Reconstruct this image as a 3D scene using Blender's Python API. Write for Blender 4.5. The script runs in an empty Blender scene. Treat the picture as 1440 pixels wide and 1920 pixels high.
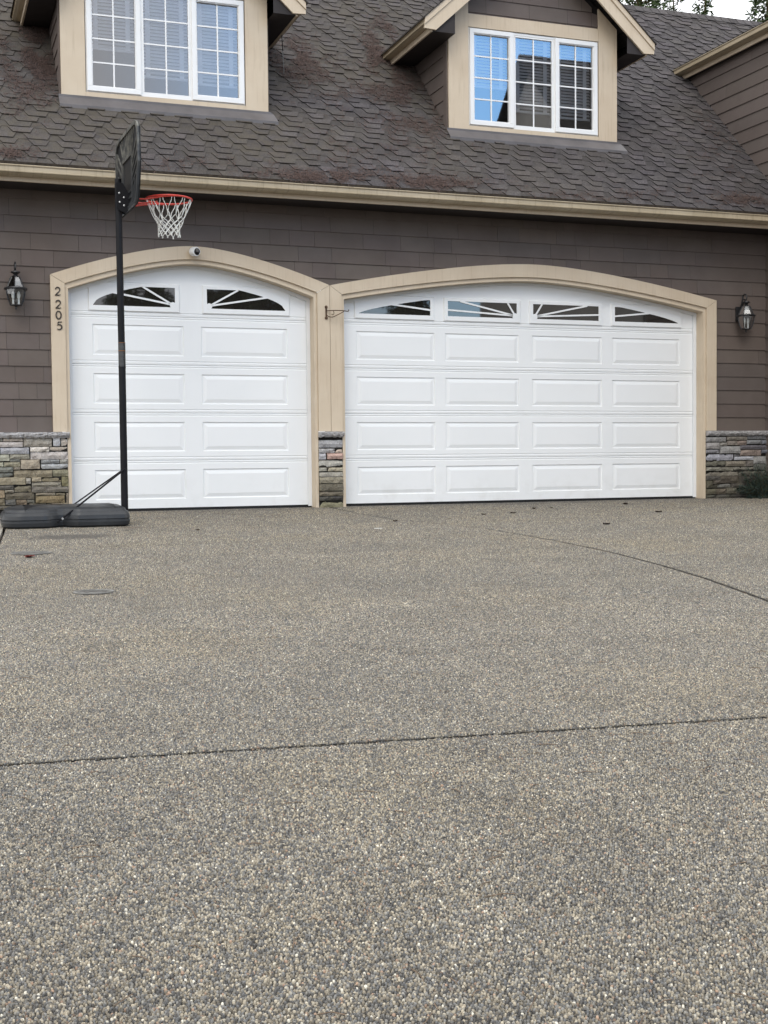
import bpy, bmesh, math, random
import numpy as np
from mathutils import Vector, Matrix, noise

random.seed(11)
rnd = random.random
R_ = math.radians
scn = bpy.context.scene
col = scn.collection

# ------------------------------------------------------------------ camera
F = 2380.74                      # focal length in photo pixels (1440 x 1920)
YAW, PITCH, ROLL = R_(20.07), R_(2.378), R_(-0.5728)
_cy, _sy = math.cos(YAW), math.sin(YAW)
_f = np.array([_sy, _cy, 0.]); _r = np.array([_cy, -_sy, 0.]); _u = np.array([0, 0, 1.])
CF = _f*math.cos(PITCH) - _u*math.sin(PITCH)
_u2 = _u*math.cos(PITCH) + _f*math.sin(PITCH)
CR = _r*math.cos(ROLL) + _u2*math.sin(ROLL)
CU = _u2*math.cos(ROLL) - _r*math.sin(ROLL)
CP = np.array([0., -14., .552])
SLOPE = .03                      # the driveway falls 3 % away from the garage
def zg(y): return SLOPE*min(y, 0.)
def _ray(u, v): return (u-720)/F*CR - (v-960)/F*CU + CF
def aty(u, v, y):                # a measured photo point on the plane y = const
    d = _ray(u, v); return CP + (y-CP[1])/d[1]*d
def atg(u, v):                   # a measured photo point on the sloping driveway
    d = _ray(u, v); n = np.array([0, -SLOPE, 1.]); return CP - (n@CP)/(n@d)*d
RZ = 4.172                       # main roof plane: z = RZ + y  (12:12 pitch)
def atroof(u, v):
    d = _ray(u, v); n = np.array([0, -1., 1.]); return CP + (RZ-n@CP)/(n@d)*d

cd = bpy.data.cameras.new('camera'); cam = bpy.data.objects.new('camera', cd); col.objects.link(cam)
cd.sensor_fit = 'HORIZONTAL'; cd.sensor_width = 36; cd.lens = 36*F/1440
cd.clip_start = .05; cd.clip_end = 2000
m = Matrix.Identity(4)
for i in range(3):
    m[i][0], m[i][1], m[i][2], m[i][3] = CR[i], CU[i], -CF[i], CP[i]
cam.matrix_world = m
scn.camera = cam

# ------------------------------------------------------------------ helpers
def tag(o, label=None, cat=None, group=None, kind=None):
    if label: o['label'] = label
    if cat: o['category'] = cat
    if group: o['group'] = group
    if kind: o['kind'] = kind
    return o
def empty(name, loc, rz=0):
    o = bpy.data.objects.new(name, None); col.objects.link(o)
    o.location = loc; o.rotation_euler = (0, 0, rz); o.empty_display_size = .1
    return o
_bases = {}
class MB:
    """collects faces (world coordinates) and links them as ONE mesh object"""
    def __init__(s): s.v = []; s.f = []; s.c = []
    def add(s, vs, fs, c=None):
        n = len(s.v); s.v += [tuple(p) for p in vs]
        for f in fs: s.f.append(tuple(i+n for i in f)); s.c.append(c)
        return s
    def quad(s, a, b, c_, d, c=None): return s.add([a, b, c_, d], [(0, 1, 2, 3)], c)
    def box(s, x0, x1, y0, y1, z0, z1, c=None):
        vs = [(x, y, z) for z in (z0, z1) for y in (y0, y1) for x in (x0, x1)]
        return s.add(vs, [(0, 2, 3, 1), (4, 5, 7, 6), (0, 1, 5, 4), (2, 6, 7, 3), (0, 4, 6, 2), (1, 3, 7, 5)], c)
    def bar(s, p, q, w, h=None, c=None, up=(0, 0, 1)):
        p, q = Vector(p), Vector(q); h = h or w; d = (q-p).normalized(); u = Vector(up)
        if abs(d.dot(u)) > .99: u = Vector((0, 1, 0))
        a = d.cross(u).normalized()*(w/2); b = a.cross(d).normalized()*(h/2)
        vs = [p-a-b, p+a-b, p+a+b, p-a+b, q-a-b, q+a-b, q+a+b, q-a+b]
        return s.add(vs, [(0, 1, 2, 3), (7, 6, 5, 4), (0, 4, 5, 1), (1, 5, 6, 2), (2, 6, 7, 3), (3, 7, 4, 0)], c)
    def tube(s, pts, r, n=8, c=None, closed=False, cap=True):
        pts = [Vector(p) for p in pts]; N = len(pts); rs = r if isinstance(r, (list, tuple)) else [r]*N
        rings = []; pa = None
        for i, p in enumerate(pts):
            if closed: d = pts[(i+1) % N]-pts[i-1]
            else: d = pts[min(i+1, N-1)]-pts[max(i-1, 0)]
            d.normalize()
            if pa is None:
                u = Vector((0, 0, 1)) if abs(d.z) < .9 else Vector((1, 0, 0)); a = d.cross(u).normalized()
            else:
                a = pa-d*pa.dot(d)
                a = a.normalized() if a.length > 1e-6 else d.cross(Vector((0, 0, 1))).normalized()
            pa = a; b = d.cross(a)
            rings.append([p+(a*math.cos(2*math.pi*k/n)+b*math.sin(2*math.pi*k/n))*rs[i] for k in range(n)])
        vs = [v for g in rings for v in g]; fs = []
        for i in range(N if closed else N-1):
            j = (i+1) % N
            for k in range(n):
                k2 = (k+1) % n; fs.append((i*n+k, i*n+k2, j*n+k2, j*n+k))
        if cap and not closed: fs += [tuple(range(n))[::-1], tuple((N-1)*n+k for k in range(n))]
        return s.add(vs, fs, c)
    def lathe(s, o, prof, n=24, axis=(0, 0, 1), c=None, cap=True, ph=0.):
        o = Vector(o); ax = Vector(axis).normalized()
        u = Vector((1, 0, 0)) if abs(ax.x) < .9 else Vector((0, 1, 0))
        a = (u-ax*u.dot(ax)).normalized(); b = ax.cross(a)
        vs = [o+ax*h+(a*math.cos(2*math.pi*k/n+ph)+b*math.sin(2*math.pi*k/n+ph))*r for r, h in prof for k in range(n)]
        fs = [(i*n+k, i*n+(k+1) % n, (i+1)*n+(k+1) % n, (i+1)*n+k) for i in range(len(prof)-1) for k in range(n)]
        if cap: fs += [tuple(range(n))[::-1], tuple((len(prof)-1)*n+k for k in range(n))]
        return s.add(vs, fs, c)
    def prism(s, poly, off, c=None):
        """poly: 3-D points, off: extrusion vector"""
        n = len(poly); off = Vector(off)
        vs = [Vector(p) for p in poly]+[Vector(p)+off for p in poly]
        fs = [tuple(range(n))[::-1], tuple(range(n, 2*n))]+[(i, (i+1) % n, n+(i+1) % n, n+i) for i in range(n)]
        return s.add(vs, fs, c)
    def build(s, name, mat, parent=None, smooth=False, bevel=0., recalc=True):
        me = bpy.data.meshes.new(name)
        me.from_pydata(s.v, [], s.f)
        if any(c is not None for c in s.c):
            at = me.color_attributes.new('Col', 'FLOAT_COLOR', 'CORNER'); k = 0
            buf = []
            for f, c in zip(s.f, s.c):
                c = c or (1, 1, 1)
                buf += [c[0], c[1], c[2], 1.]*len(f)
            at.data.foreach_set('color', buf)
        if recalc or bevel:
            bm = bmesh.new(); bm.from_mesh(me)
            if recalc: bmesh.ops.recalc_face_normals(bm, faces=bm.faces)
            if bevel:
                es = [e for e in bm.edges if len(e.link_faces) == 2 and e.calc_face_angle(0) > .5]
                bmesh.ops.bevel(bm, geom=es, offset=bevel, segments=2, profile=.6, affect='EDGES', clamp_overlap=True)
            bm.to_mesh(me); bm.free()
        if smooth:
            me.polygons.foreach_set('use_smooth', [True]*len(me.polygons))
            try: me.set_sharp_from_angle(angle=R_(38))
            except Exception: pass
        me.materials.append(mat)
        o = bpy.data.objects.new(name, me); col.objects.link(o)
        if parent is not None:
            o.parent = parent
            if id(parent) not in _bases and parent.type == 'EMPTY': pass
            M = Matrix.Identity(4); p = parent
            while p is not None:
                M = Matrix.LocRotScale(p.location, p.rotation_euler, None) @ M if p.type == 'EMPTY' else M
                p = p.parent
            if parent.type == 'EMPTY': me.transform(M.inverted())
            else:
                me.transform(M.inverted())
        return o

def srgb(r, g, b, k=1.):
    f = lambda c: ((c/255+.055)/1.055)**2.4 if c > 10 else c/255/12.92
    return (f(r)*k, f(g)*k, f(b)*k)

# ------------------------------------------------------------------ materials
class NT:
    def __init__(s, name):
        s.m = bpy.data.materials.new(name); s.m.use_nodes = True; s.t = s.m.node_tree
        s.n = s.t.nodes; s.b = s.n['Principled BSDF']; s.out = s.n['Material Output']
        s.tc = s.n.new('ShaderNodeTexCoord')
        s.geo = s.n.new('ShaderNodeNewGeometry')
    def L(s, a, b): s.t.links.new(a, b)
    def node(s, ty, **kw):
        n = s.n.new(ty)
        for k, v in kw.items():
            if k.startswith('i_'): n.inputs[k[2:].replace('_', ' ')].default_value = v
            else: setattr(n, k, v)
        return n
    def noise(s, scale, detail=3, rough=.55, vec=None, dim='3D'):
        n = s.node('ShaderNodeTexNoise'); n.inputs['Scale'].default_value = scale
        n.inputs['Detail'].default_value = detail; n.inputs['Roughness'].default_value = rough
        s.L(vec if vec is not None else s.geo.outputs['Position'], n.inputs['Vector']); return n.outputs['Fac']
    def ramp(s, fac, stops, interp='LINEAR'):
        r = s.node('ShaderNodeValToRGB'); e = r.color_ramp.elements; r.color_ramp.interpolation = interp
        while len(e) > 1: e.remove(e[-1])
        e[0].position = stops[0][0]; e[0].color = (*stops[0][1], 1)
        for p, c in stops[1:]:
            x = e.new(p); x.color = (*c, 1)
        s.L(fac, r.inputs['Fac']); return r.outputs['Color']
    def fr(s, fac, a, b, va=0., vb=1.):
        n = s.node('ShaderNodeMapRange'); n.inputs['From Min'].default_value = a; n.inputs['From Max'].default_value = b
        n.inputs['To Min'].default_value = va; n.inputs['To Max'].default_value = vb
        s.L(fac, n.inputs['Value']); return n.outputs['Result']
    def mix(s, fac, a, b, mode='MIX'):
        n = s.node('ShaderNodeMix', data_type='RGBA', blend_type=mode)
        for sock, v in ((n.inputs[0], fac), (n.inputs[6], a), (n.inputs[7], b)):
            if isinstance(v, (int, float)): sock.default_value = v
            elif isinstance(v, tuple): sock.default_value = (*v, 1) if len(v) == 3 else v
            else: s.L(v, sock)
        return n.outputs[2]
    def math(s, op, a, b=None, c=None):
        n = s.node('ShaderNodeMath', operation=op)
        for i, v in enumerate((a, b, c)):
            if v is None: continue
            if isinstance(v, (int, float)): n.inputs[i].default_value = v
            else: s.L(v, n.inputs[i])
        return n.outputs[0]
    def mapping(s, scale, vec=None):
        n = s.node('ShaderNodeMapping'); n.inputs['Scale'].default_value = scale
        s.L(vec if vec is not None else s.geo.outputs['Position'], n.inputs['Vector']); return n.outputs['Vector']
    def bump(s, h, strength=.3, dist=.01):
        n = s.node('ShaderNodeBump'); n.inputs['Strength'].default_value = strength; n.inputs['Distance'].default_value = dist
        s.L(h, n.inputs['Height']); s.L(n.outputs['Normal'], s.b.inputs['Normal'])
    def attr(s, name='Col'):
        n = s.node('ShaderNodeVertexColor', layer_name=name); return n.outputs['Color']
    def done(s, color=None, rough=.6, spec=.3, metal=0.):
        if color is not None:
            if isinstance(color, tuple): s.b.inputs['Base Color'].default_value = (*color, 1)
            else: s.L(color, s.b.inputs['Base Color'])
        if isinstance(rough, (int, float)): s.b.inputs['Roughness'].default_value = rough
        else: s.L(rough, s.b.inputs['Roughness'])
        s.b.inputs['Specular IOR Level'].default_value = spec; s.b.inputs['Metallic'].default_value = metal
        return s.m

def simple(name, c, rough=.5, var=.12, scale=6., spec=.3, bump=0., bscale=80., metal=0., grime=None):
    t = NT(name); n = t.noise(scale, 4)
    cc = t.mix(t.fr(n, .3, .7), tuple(x*(1-var) for x in c), tuple(min(1, x*(1+var)) for x in c))
    if grime:
        g = t.fr(t.noise(grime[2], 5, .65), grime[3], grime[3]+.2, 0, grime[1]); cc = t.mix(g, cc, grime[0])
    if bump: t.bump(t.noise(bscale, 3), bump, .004)
    return t.done(cc, rough, spec, metal)

M = {}
# siding: painted fibre-cement planks, slightly different board to board
t = NT('siding_paint'); n = t.noise(3.0, 4); w = t.noise(1., 3, .6, t.mapping((4, 4, 60)))
c = t.mix(t.fr(n, .3, .7), (.112, .090, .079), (.134, .109, .096))
c = t.mix(1., c, t.attr(), 'MULTIPLY'); t.bump(t.math('ADD', w, t.noise(160, 2)), .12, .004)
M['siding'] = t.done(c, .62, .25)
M['siding_dark'] = simple('siding_gap', (.014, .012, .012), .9)
# trim
t = NT('trim_paint'); n = t.noise(2.2, 4); k = t.noise(1., 4, .6, t.mapping((40, 40, 2.5)))
c = t.mix(t.fr(n, .3, .7), srgb(197, 180, 157), srgb(207, 192, 170))
c = t.mix(t.fr(k, .54, .75, 0, .26), c, srgb(150, 130, 102))
t.bump(t.noise(120, 3), .06, .004); M['trim'] = t.done(c, .55, .25)
t = NT('gutter_paint'); n = t.noise(2.2, 4); k = t.noise(1., 4, .6, t.mapping((30, 4, 3)))
c = t.mix(t.fr(n, .3, .7), srgb(163, 149, 124), srgb(179, 165, 141))
c = t.mix(t.fr(k, .52, .78, 0, .5), c, srgb(98, 84, 64))
M['gutter'] = t.done(c, .42, .4)
M['soffit'] = simple('soffit_paint', (.035, .03, .03), .7)
# white door
t = NT('door_white'); n = t.noise(1.5, 3); gr = t.noise(1., 3, .6, t.mapping((6, 6, 130)))
c = t.mix(t.fr(n, .3, .7), (.795, .805, .80), (.825, .83, .825))
k = t.noise(4, 5, .65)
sep = t.node('ShaderNodeSeparateXYZ'); t.L(t.geo.outputs['Position'], sep.inputs[0])
c = t.mix(t.math('MULTIPLY', t.fr(k, .5, .75), t.fr(sep.outputs['Z'], .45, .03, 0, .28)), c, (.45, .42, .36))
t.bump(gr, .05, .003); M['door'] = t.done(c, .38, .4)
M['vinyl'] = simple('white_vinyl', (.80, .80, .79), .35, .03, 3, .4)
M['stop'] = simple('weather_strip_white', (.74, .76, .78), .4, .04, 5, .4)
M['rubber'] = simple('black_rubber', (.012, .012, .012), .7)
# garage glass: dark panes that mirror what is opposite
t = NT('dark_glass'); t.b.inputs['IOR'].default_value = 1.85
t.bump(t.noise(1.4, 2), .02, .02)
M['darkglass'] = t.done((.018, .016, .014), .02, .5)
# dormer glass
t = NT('window_glass'); tr = t.node('ShaderNodeBsdfTransparent'); gl = t.node('ShaderNodeBsdfGlossy'); gl.inputs['Roughness'].default_value = .012
tr.inputs['Color'].default_value = (.92, .94, .95, 1)
fz = t.node('ShaderNodeFresnel'); fz.inputs['IOR'].default_value = 1.9
mx = t.node('ShaderNodeMixShader'); t.L(t.fr(fz.outputs[0], 0, 1, .16, 1.), mx.inputs[0]); t.L(tr.outputs[0], mx.inputs[1]); t.L(gl.outputs[0], mx.inputs[2])
bn = t.node('ShaderNodeBump'); bn.inputs['Strength'].default_value = .03; bn.inputs['Distance'].default_value = .02
t.L(t.noise(1.1, 2), bn.inputs['Height']); t.L(bn.outputs[0], gl.inputs['Normal'])
t.L(mx.outputs[0], t.out.inputs['Surface']); M['glass'] = t.m
t = NT('lantern_glass'); tr = t.node('ShaderNodeBsdfTransparent'); gl = t.node('ShaderNodeBsdfGlossy'); gl.inputs['Roughness'].default_value = .08
mx = t.node('ShaderNodeMixShader'); fz = t.node('ShaderNodeFresnel'); fz.inputs['IOR'].default_value = 1.5
tr.inputs['Color'].default_value = (.86, .88, .88, 1)
t.L(t.fr(fz.outputs[0], 0, 1, .05, 1.), mx.inputs[0]); t.L(tr.outputs[0], mx.inputs[1]); t.L(gl.outputs[0], mx.inputs[2])
t.L(mx.outputs[0], t.out.inputs['Surface']); M['lglass'] = t.m
M['blind'] = simple('blind_white', (.66, .66, .70), .5, .05)
M['shade'] = simple('inner_shade_metal', (.22, .22, .22), .4, .1)
M['room'] = simple('room_paint', (.16, .16, .17), .9, .1)
# stone
t = NT('ledge_stone'); a = t.noise(14, 5, .65); b = t.noise(55, 4, .7)
c = t.mix(1., t.attr(), t.ramp(a, [(.25, (.72, .71, .69)), (.5, (1.15, 1.15, 1.15)), (.75, (1.42, 1.40, 1.36))]), 'MULTIPLY')
c = t.mix(1., c, t.ramp(b, [(.3, (.62, .6, .58)), (.5, (1, 1, 1)), (.7, (1.2, 1.2, 1.2))]), 'MULTIPLY')
sep = t.node('ShaderNodeSeparateXYZ'); t.L(t.geo.outputs['Position'], sep.inputs[0])
mo = t.math('MULTIPLY', t.fr(t.noise(7, 5, .7), .45, .65), t.fr(sep.outputs['Z'], .75, .1, 0, .32))
c = t.mix(mo, c, (.13, .125, .075))
t.bump(t.math('ADD', a, t.math('MULTIPLY', b, .6)), .9, .02); M['stone'] = t.done(c, .85, .2)
M['mortar'] = simple('stone_joint', (.02, .018, .015), .95)
# shingles
t = NT('asphalt_shingle'); g = t.node('ShaderNodeTexWhiteNoise'); 
gv = t.node('ShaderNodeVectorMath', operation='SNAP'); gv.inputs[1].default_value = (.006, .006, .006); t.L(t.geo.outputs['Position'], gv.inputs[0]); t.L(gv.outputs[0], g.inputs['Vector'])
c = t.mix(t.fr(t.noise(5, 4, .6), .3, .7), (.066, .061, .062), (.090, .083, .084))
c = t.mix(1., c, t.attr(), 'MULTIPLY')
c = t.mix(1., c, t.ramp(g.outputs['Value'], [(0, (.6, .6, .6)), (.6, (1, 1, 1)), (1, (1.7, 1.65, 1.6))]), 'MULTIPLY')
mo = t.math('MULTIPLY', t.fr(t.noise(.6, 3, .5), .44, .62), t.fr(t.noise(9, 5, .7), .28, .58))
sep = t.node('ShaderNodeSeparateXYZ'); t.L(t.geo.outputs['Position'], sep.inputs[0])
mo = t.math('MULTIPLY', mo, t.fr(sep.outputs['X'], 7.6, 5.0, .20, .62))
c = t.mix(mo, c, (.098, .084, .062))
t.bump(t.noise(260, 2), .35, .004); M['shingle'] = t.done(c, .9, .15)
M['flash'] = simple('flashing_metal', (.12, .11, .11), .45, .2, 4, .4)
M['litter'] = simple('dry_needles', (.092, .062, .053), .95, .5, 60)
# exposed aggregate driveway: a fine pebble texture on the slab, real pebbles on top of it near the camera's ground
PEB = [(0, (.075, .071, .067)), (.12, (.21, .185, .145)), (.25, (.15, .150, .150)), (.38, (.30, .265, .205)), (.50, (.19, .185, .175)),
       (.61, (.37, .325, .25)), (.72, (.25, .24, .215)), (.82, (.40, .36, .285)), (.895, (.115, .118, .122)), (.955, (.33, .225, .16)), (.974, (.60, .57, .49))]
def aggregate(name, islands):
    t = NT(name); pos = t.geo.outputs['Position']
    if islands:
        rnd_ = t.geo.outputs['Random Per Island']
        c = t.ramp(rnd_, PEB, 'CONSTANT')
        k2 = t.math('FRACT', t.math('MULTIPLY', rnd_, 917.3))
        c = t.mix(1., c, t.ramp(k2, [(0, (.48, .47, .46)), (1, (1.42, 1.42, 1.42))]), 'MULTIPLY')
        c = t.mix(1., c, t.ramp(t.noise(420, 3, .6), [(.3, (.8, .8, .8)), (.7, (1.2, 1.2, 1.2))]), 'MULTIPLY')
    else:
        v1 = t.node('ShaderNodeTexVoronoi', feature='F1'); v1.inputs['Scale'].default_value = 122.; t.L(pos, v1.inputs['Vector'])
        v2 = t.node('ShaderNodeTexVoronoi', feature='DISTANCE_TO_EDGE'); v2.inputs['Scale'].default_value = 122.; t.L(pos, v2.inputs['Vector'])
        sc = t.node('ShaderNodeSeparateColor'); t.L(v1.outputs['Color'], sc.inputs[0])
        c = t.mix(1., t.ramp(sc.outputs[0], PEB, 'CONSTANT'), t.ramp(sc.outputs[1], [(0, (.65, .65, .65)), (1, (1.4, 1.4, 1.4))]), 'MULTIPLY')
        c = t.mix(t.fr(v2.outputs['Distance'], .015, .105), (.036, .032, .028), c)
        t.bump(t.math('POWER', t.fr(v2.outputs['Distance'], 0, .34), .6), 1.0, .006)
    big = t.noise(.7, 4, .6); big2 = t.noise(2.5, 4, .65)
    c = t.mix(1., c, t.ramp(big, [(.3, (.90, .91, .93)), (.5, (1, 1, 1)), (.7, (1.08, 1.05, .98))]), 'MULTIPLY')
    c = t.mix(1., c, t.ramp(big2, [(.28, (.84, .83, .82)), (.5, (1, 1, 1)), (.72, (1.10, 1.10, 1.10))]), 'MULTIPLY')
    gain = KP if islands else KS
    c = t.mix(1., c, gain, 'MULTIPLY')
    def stain(c, cx, cy_, rx, ry, k, colr):     # old stains soaked into the concrete
        mp = t.node('ShaderNodeMapping'); mp.inputs['Location'].default_value = (-cx/rx, -cy_/ry, 0); mp.inputs['Scale'].default_value = (1/rx, 1/ry, 0)
        t.L(t.geo.outputs['Position'], mp.inputs['Vector'])
        ln = t.node('ShaderNodeVectorMath', operation='LENGTH'); t.L(mp.outputs[0], ln.inputs[0])
        d = t.math('ADD', ln.outputs['Value'], t.fr(t.noise(6, 4), .3, .7, -.25, .25))
        return t.mix(t.fr(d, 1.05, .55, 0, k), c, colr)
    p = atg(138, 1007); c = stain(c, p[0], p[1], .44, .26, .75, (.075, .068, .062))
    p = atg(245, 990); c = stain(c, p[0], p[1], .14, .14, .5, (.10, .07, .05))
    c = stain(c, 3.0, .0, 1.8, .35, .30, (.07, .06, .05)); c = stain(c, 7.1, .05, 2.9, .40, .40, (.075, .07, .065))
    c = stain(c, 2.2, -6.2, .5, .9, .16, (.12, .11, .10)); c = stain(c, 3.4, -4.6, .35, .5, .14, (.12, .11, .10))
    return t.done(c, .5 if not islands else .55, .5)
KP = (.89, .878, .845); KS = (.74, .73, .70)
M['aggregate'] = aggregate('exposed_aggregate', False)
M['pebble'] = aggregate('driveway_pebble', True)
M['concrete'] = simple('plain_concrete', (.36, .33, .28), .85, .15, 3, .2, .3, 120, grime=((.2, .18, .15), .5, 9, .5))
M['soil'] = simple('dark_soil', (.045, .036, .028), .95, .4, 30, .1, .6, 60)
M['lawn'] = simple('far_ground', (.05, .062, .03), .95, .4, 2, .1, .5, 30)
# hoop
M['plastic'] = simple('black_plastic', (.026, .028, .031), .42, .2, 8, .45, .08, 200, grime=((.10, .10, .10), .35, 5, .52))
t = NT('weathered_board_plastic'); sep = t.node('ShaderNodeSeparateXYZ'); t.L(t.geo.outputs['Position'], sep.inputs[0])
k = t.math('MULTIPLY', t.fr(sep.outputs['Z'], 3.22, 3.50, 0, .60), t.fr(t.noise(14, 4, .6), .36, .62))
c = t.mix(k, (.034, .037, .040), (.27, .26, .22)); M['board'] = t.done(c, .5, .4)
M['boardface'] = simple('dark_board_face', (.018, .019, .021), .5)
M['pole'] = simple('black_powder_coat', (.008, .008, .010), .45, .2, 10, .18)
M['rim'] = simple('red_rim_paint', (.55, .05, .035), .4, .15, 20, .4)
M['net'] = simple('white_cord', (.72, .72, .68), .8, .1, 40)
M['steel'] = simple('zinc_steel', (.55, .55, .55), .35, .1, 20, .5, metal=.8)
M['sticker'] = simple('sticker_black', (.02, .02, .021), .3)
M['orange'] = simple('sticker_orange', (.20, .085, .030), .5)
M['greyink'] = simple('sticker_grey', (.13, .13, .13), .5)
M['iron'] = simple('black_iron', (.018, .018, .02), .4, .25, 20, .5)
M['rust'] = simple('rusty_iron', (.10, .062, .040), .8, .4, 40)
M['digit'] = simple('dark_bronze', (.035, .026, .020), .5, .2, 30, .4)
M['white'] = simple('white_plastic', (.78, .78, .77), .35, .03, 10, .45)
M['lens'] = simple('black_lens', (.004, .004, .005), .08, .1, 10, .6)
M['bulb'] = simple('frosted_bulb', (.85, .85, .83), .3, .02, 10, .4)
M['grate'] = simple('drain_iron', (.20, .195, .18), .6, .3, 30, .4)
M['leaf_red'] = simple('red_leaf', (.16, .03, .025), .7, .3, 30)
M['leaf_brown'] = simple('dark_brown_leaf', (.035, .022, .016), .8, .3, 30)
M['paper'] = simple('white_paper', (.75, .75, .72), .8, .05)
M['bark'] = simple('tree_bark', (.075, .058, .030), .95, .3, 6, .1, .6, 20)
t = NT('conifer_needles'); c = t.mix(1., (.050, .075, .030), t.attr(), 'MULTIPLY'); M['needle'] = t.done(c, .7, .2)
t = NT('shrub_needles'); c = t.mix(1., (.036, .054, .040), t.attr(), 'MULTIPLY'); M['shrub'] = t.done(c, .6, .25)
M['farwall'] = simple('far_house_wall', (.55, .53, .50), .8, .08, 1)
M['farroof'] = simple('far_house_roof', (.06, .055, .052), .9, .3, 3)

# ------------------------------------------------------------------ ground and driveway
g = MB()
g.quad((-200, -200, zg(-200)-.07), (200, -200, zg(-200)-.07), (200, .3, -.07), (-200, .3, -.07))
g.quad((-200, .3, -.07), (200, .3, -.07), (200, 300, -.07), (-200, 300, -.07))
tag(g.build('ground', M['soil'], recalc=False), kind='structure')

def jit(poly, step=.035, amp=.004, seed=0.):
    """subdivide a closed outline and roughen it"""
    out = []
    n = len(poly)
    for i in range(n):
        a = Vector(poly[i]+(0,)); b = Vector(poly[(i+1) % n]+(0,)); L = (b-a).length
        k = max(1, int(L/step)) if L < 30 and abs(a.x) < 12 and abs(b.x) < 12 and a.y > -15 and b.y > -15 else 1
        nrm = Vector((-(b-a).y, (b-a).x, 0)).normalized()
        for j in range(k):
            p = a+(b-a)*j/k
            d = 0 if j == 0 else (noise.noise(Vector((p.x*14+seed, p.y*14, seed)))*1.3+noise.noise(Vector((p.x*55, p.y*55, seed+3)))*.9)*amp
            out.append((p+nrm*d)[:2])
    return out
def slab(name, poly, mat, th=.06, seed=0., top=0.):
    P = jit(poly, seed=seed)
    bm = bmesh.new()
    vs = [bm.verts.new((x, y, zg(y)+top)) for x, y in P]
    lo = [bm.verts.new((x, y, zg(y)-th)) for x, y in P]
    f = bm.faces.new(vs)
    for i in range(len(P)):
        j = (i+1) % len(P); bm.faces.new((vs[i], lo[i], lo[j], vs[j]))
    bmesh.ops.triangulate(bm, faces=[f])
    bmesh.ops.recalc_face_normals(bm, faces=bm.faces)
    me = bpy.data.meshes.new(name); bm.to_mesh(me); bm.free(); me.materials.append(mat)
    o = bpy.data.objects.new(name, me); col.objects.link(o); tag(o, kind='structure'); return o
GAP = .028
j2 = [(4.452, .25), (4.44, -2.2), (4.80, -2.85), (4.905, -3.3), (4.94, -4.15), (4.935, -4.8), (4.894, -5.6), (4.77, -6.47), (4.62, -7.23), (4.355, -8.2), (4.0, -9.2), (3.55, -10.2), (3.35, -10.575)]
j2[1:2] = [(4.45, -1.2), (4.50, -2.0)]
def j1y(x): return -10.262-(x-.195)*.104
W = lambda y: .747-(-1.717-y)*.0929 if y < .1 else .95
wl = [(W(.25-.2), .25), (.747, -1.717), (.597, -3.332), (.33, -6.5), (.06, j1y(.06))]
A = [(x-GAP/2, y) for x, y in j2[:-1]]+[(j2[-1][0]-GAP/2, j1y(3.35)+GAP/2)]
A = A+[(wl[-1][0], j1y(wl[-1][0])+GAP/2)]+[(x, y) for x, y in wl[::-1][1:]]
drive0 = slab('driveway', A[::-1], M['aggregate'], seed=1.)
B = [(x+GAP/2, y) for x, y in j2[:-1]]+[(j2[-1][0]+GAP/2, j1y(3.36)+GAP/2), (10.46, j1y(10.46)+GAP/2), (10.46, .25)]
slab('driveway', B, M['aggregate'], seed=7.)
Cc = [(-9, j1y(-9)-GAP/2), (10.46, j1y(10.46)-GAP/2), (10.46, -30), (-9, -30)]
slab('driveway', Cc, M['aggregate'], seed=13.)
Wk = [(x-GAP, y) for x, y in wl]+[(-1.2, j1y(-1.2)+GAP/2), (-1.2, .25)]
slab('walkway', Wk, M['concrete'], seed=19.)
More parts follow.
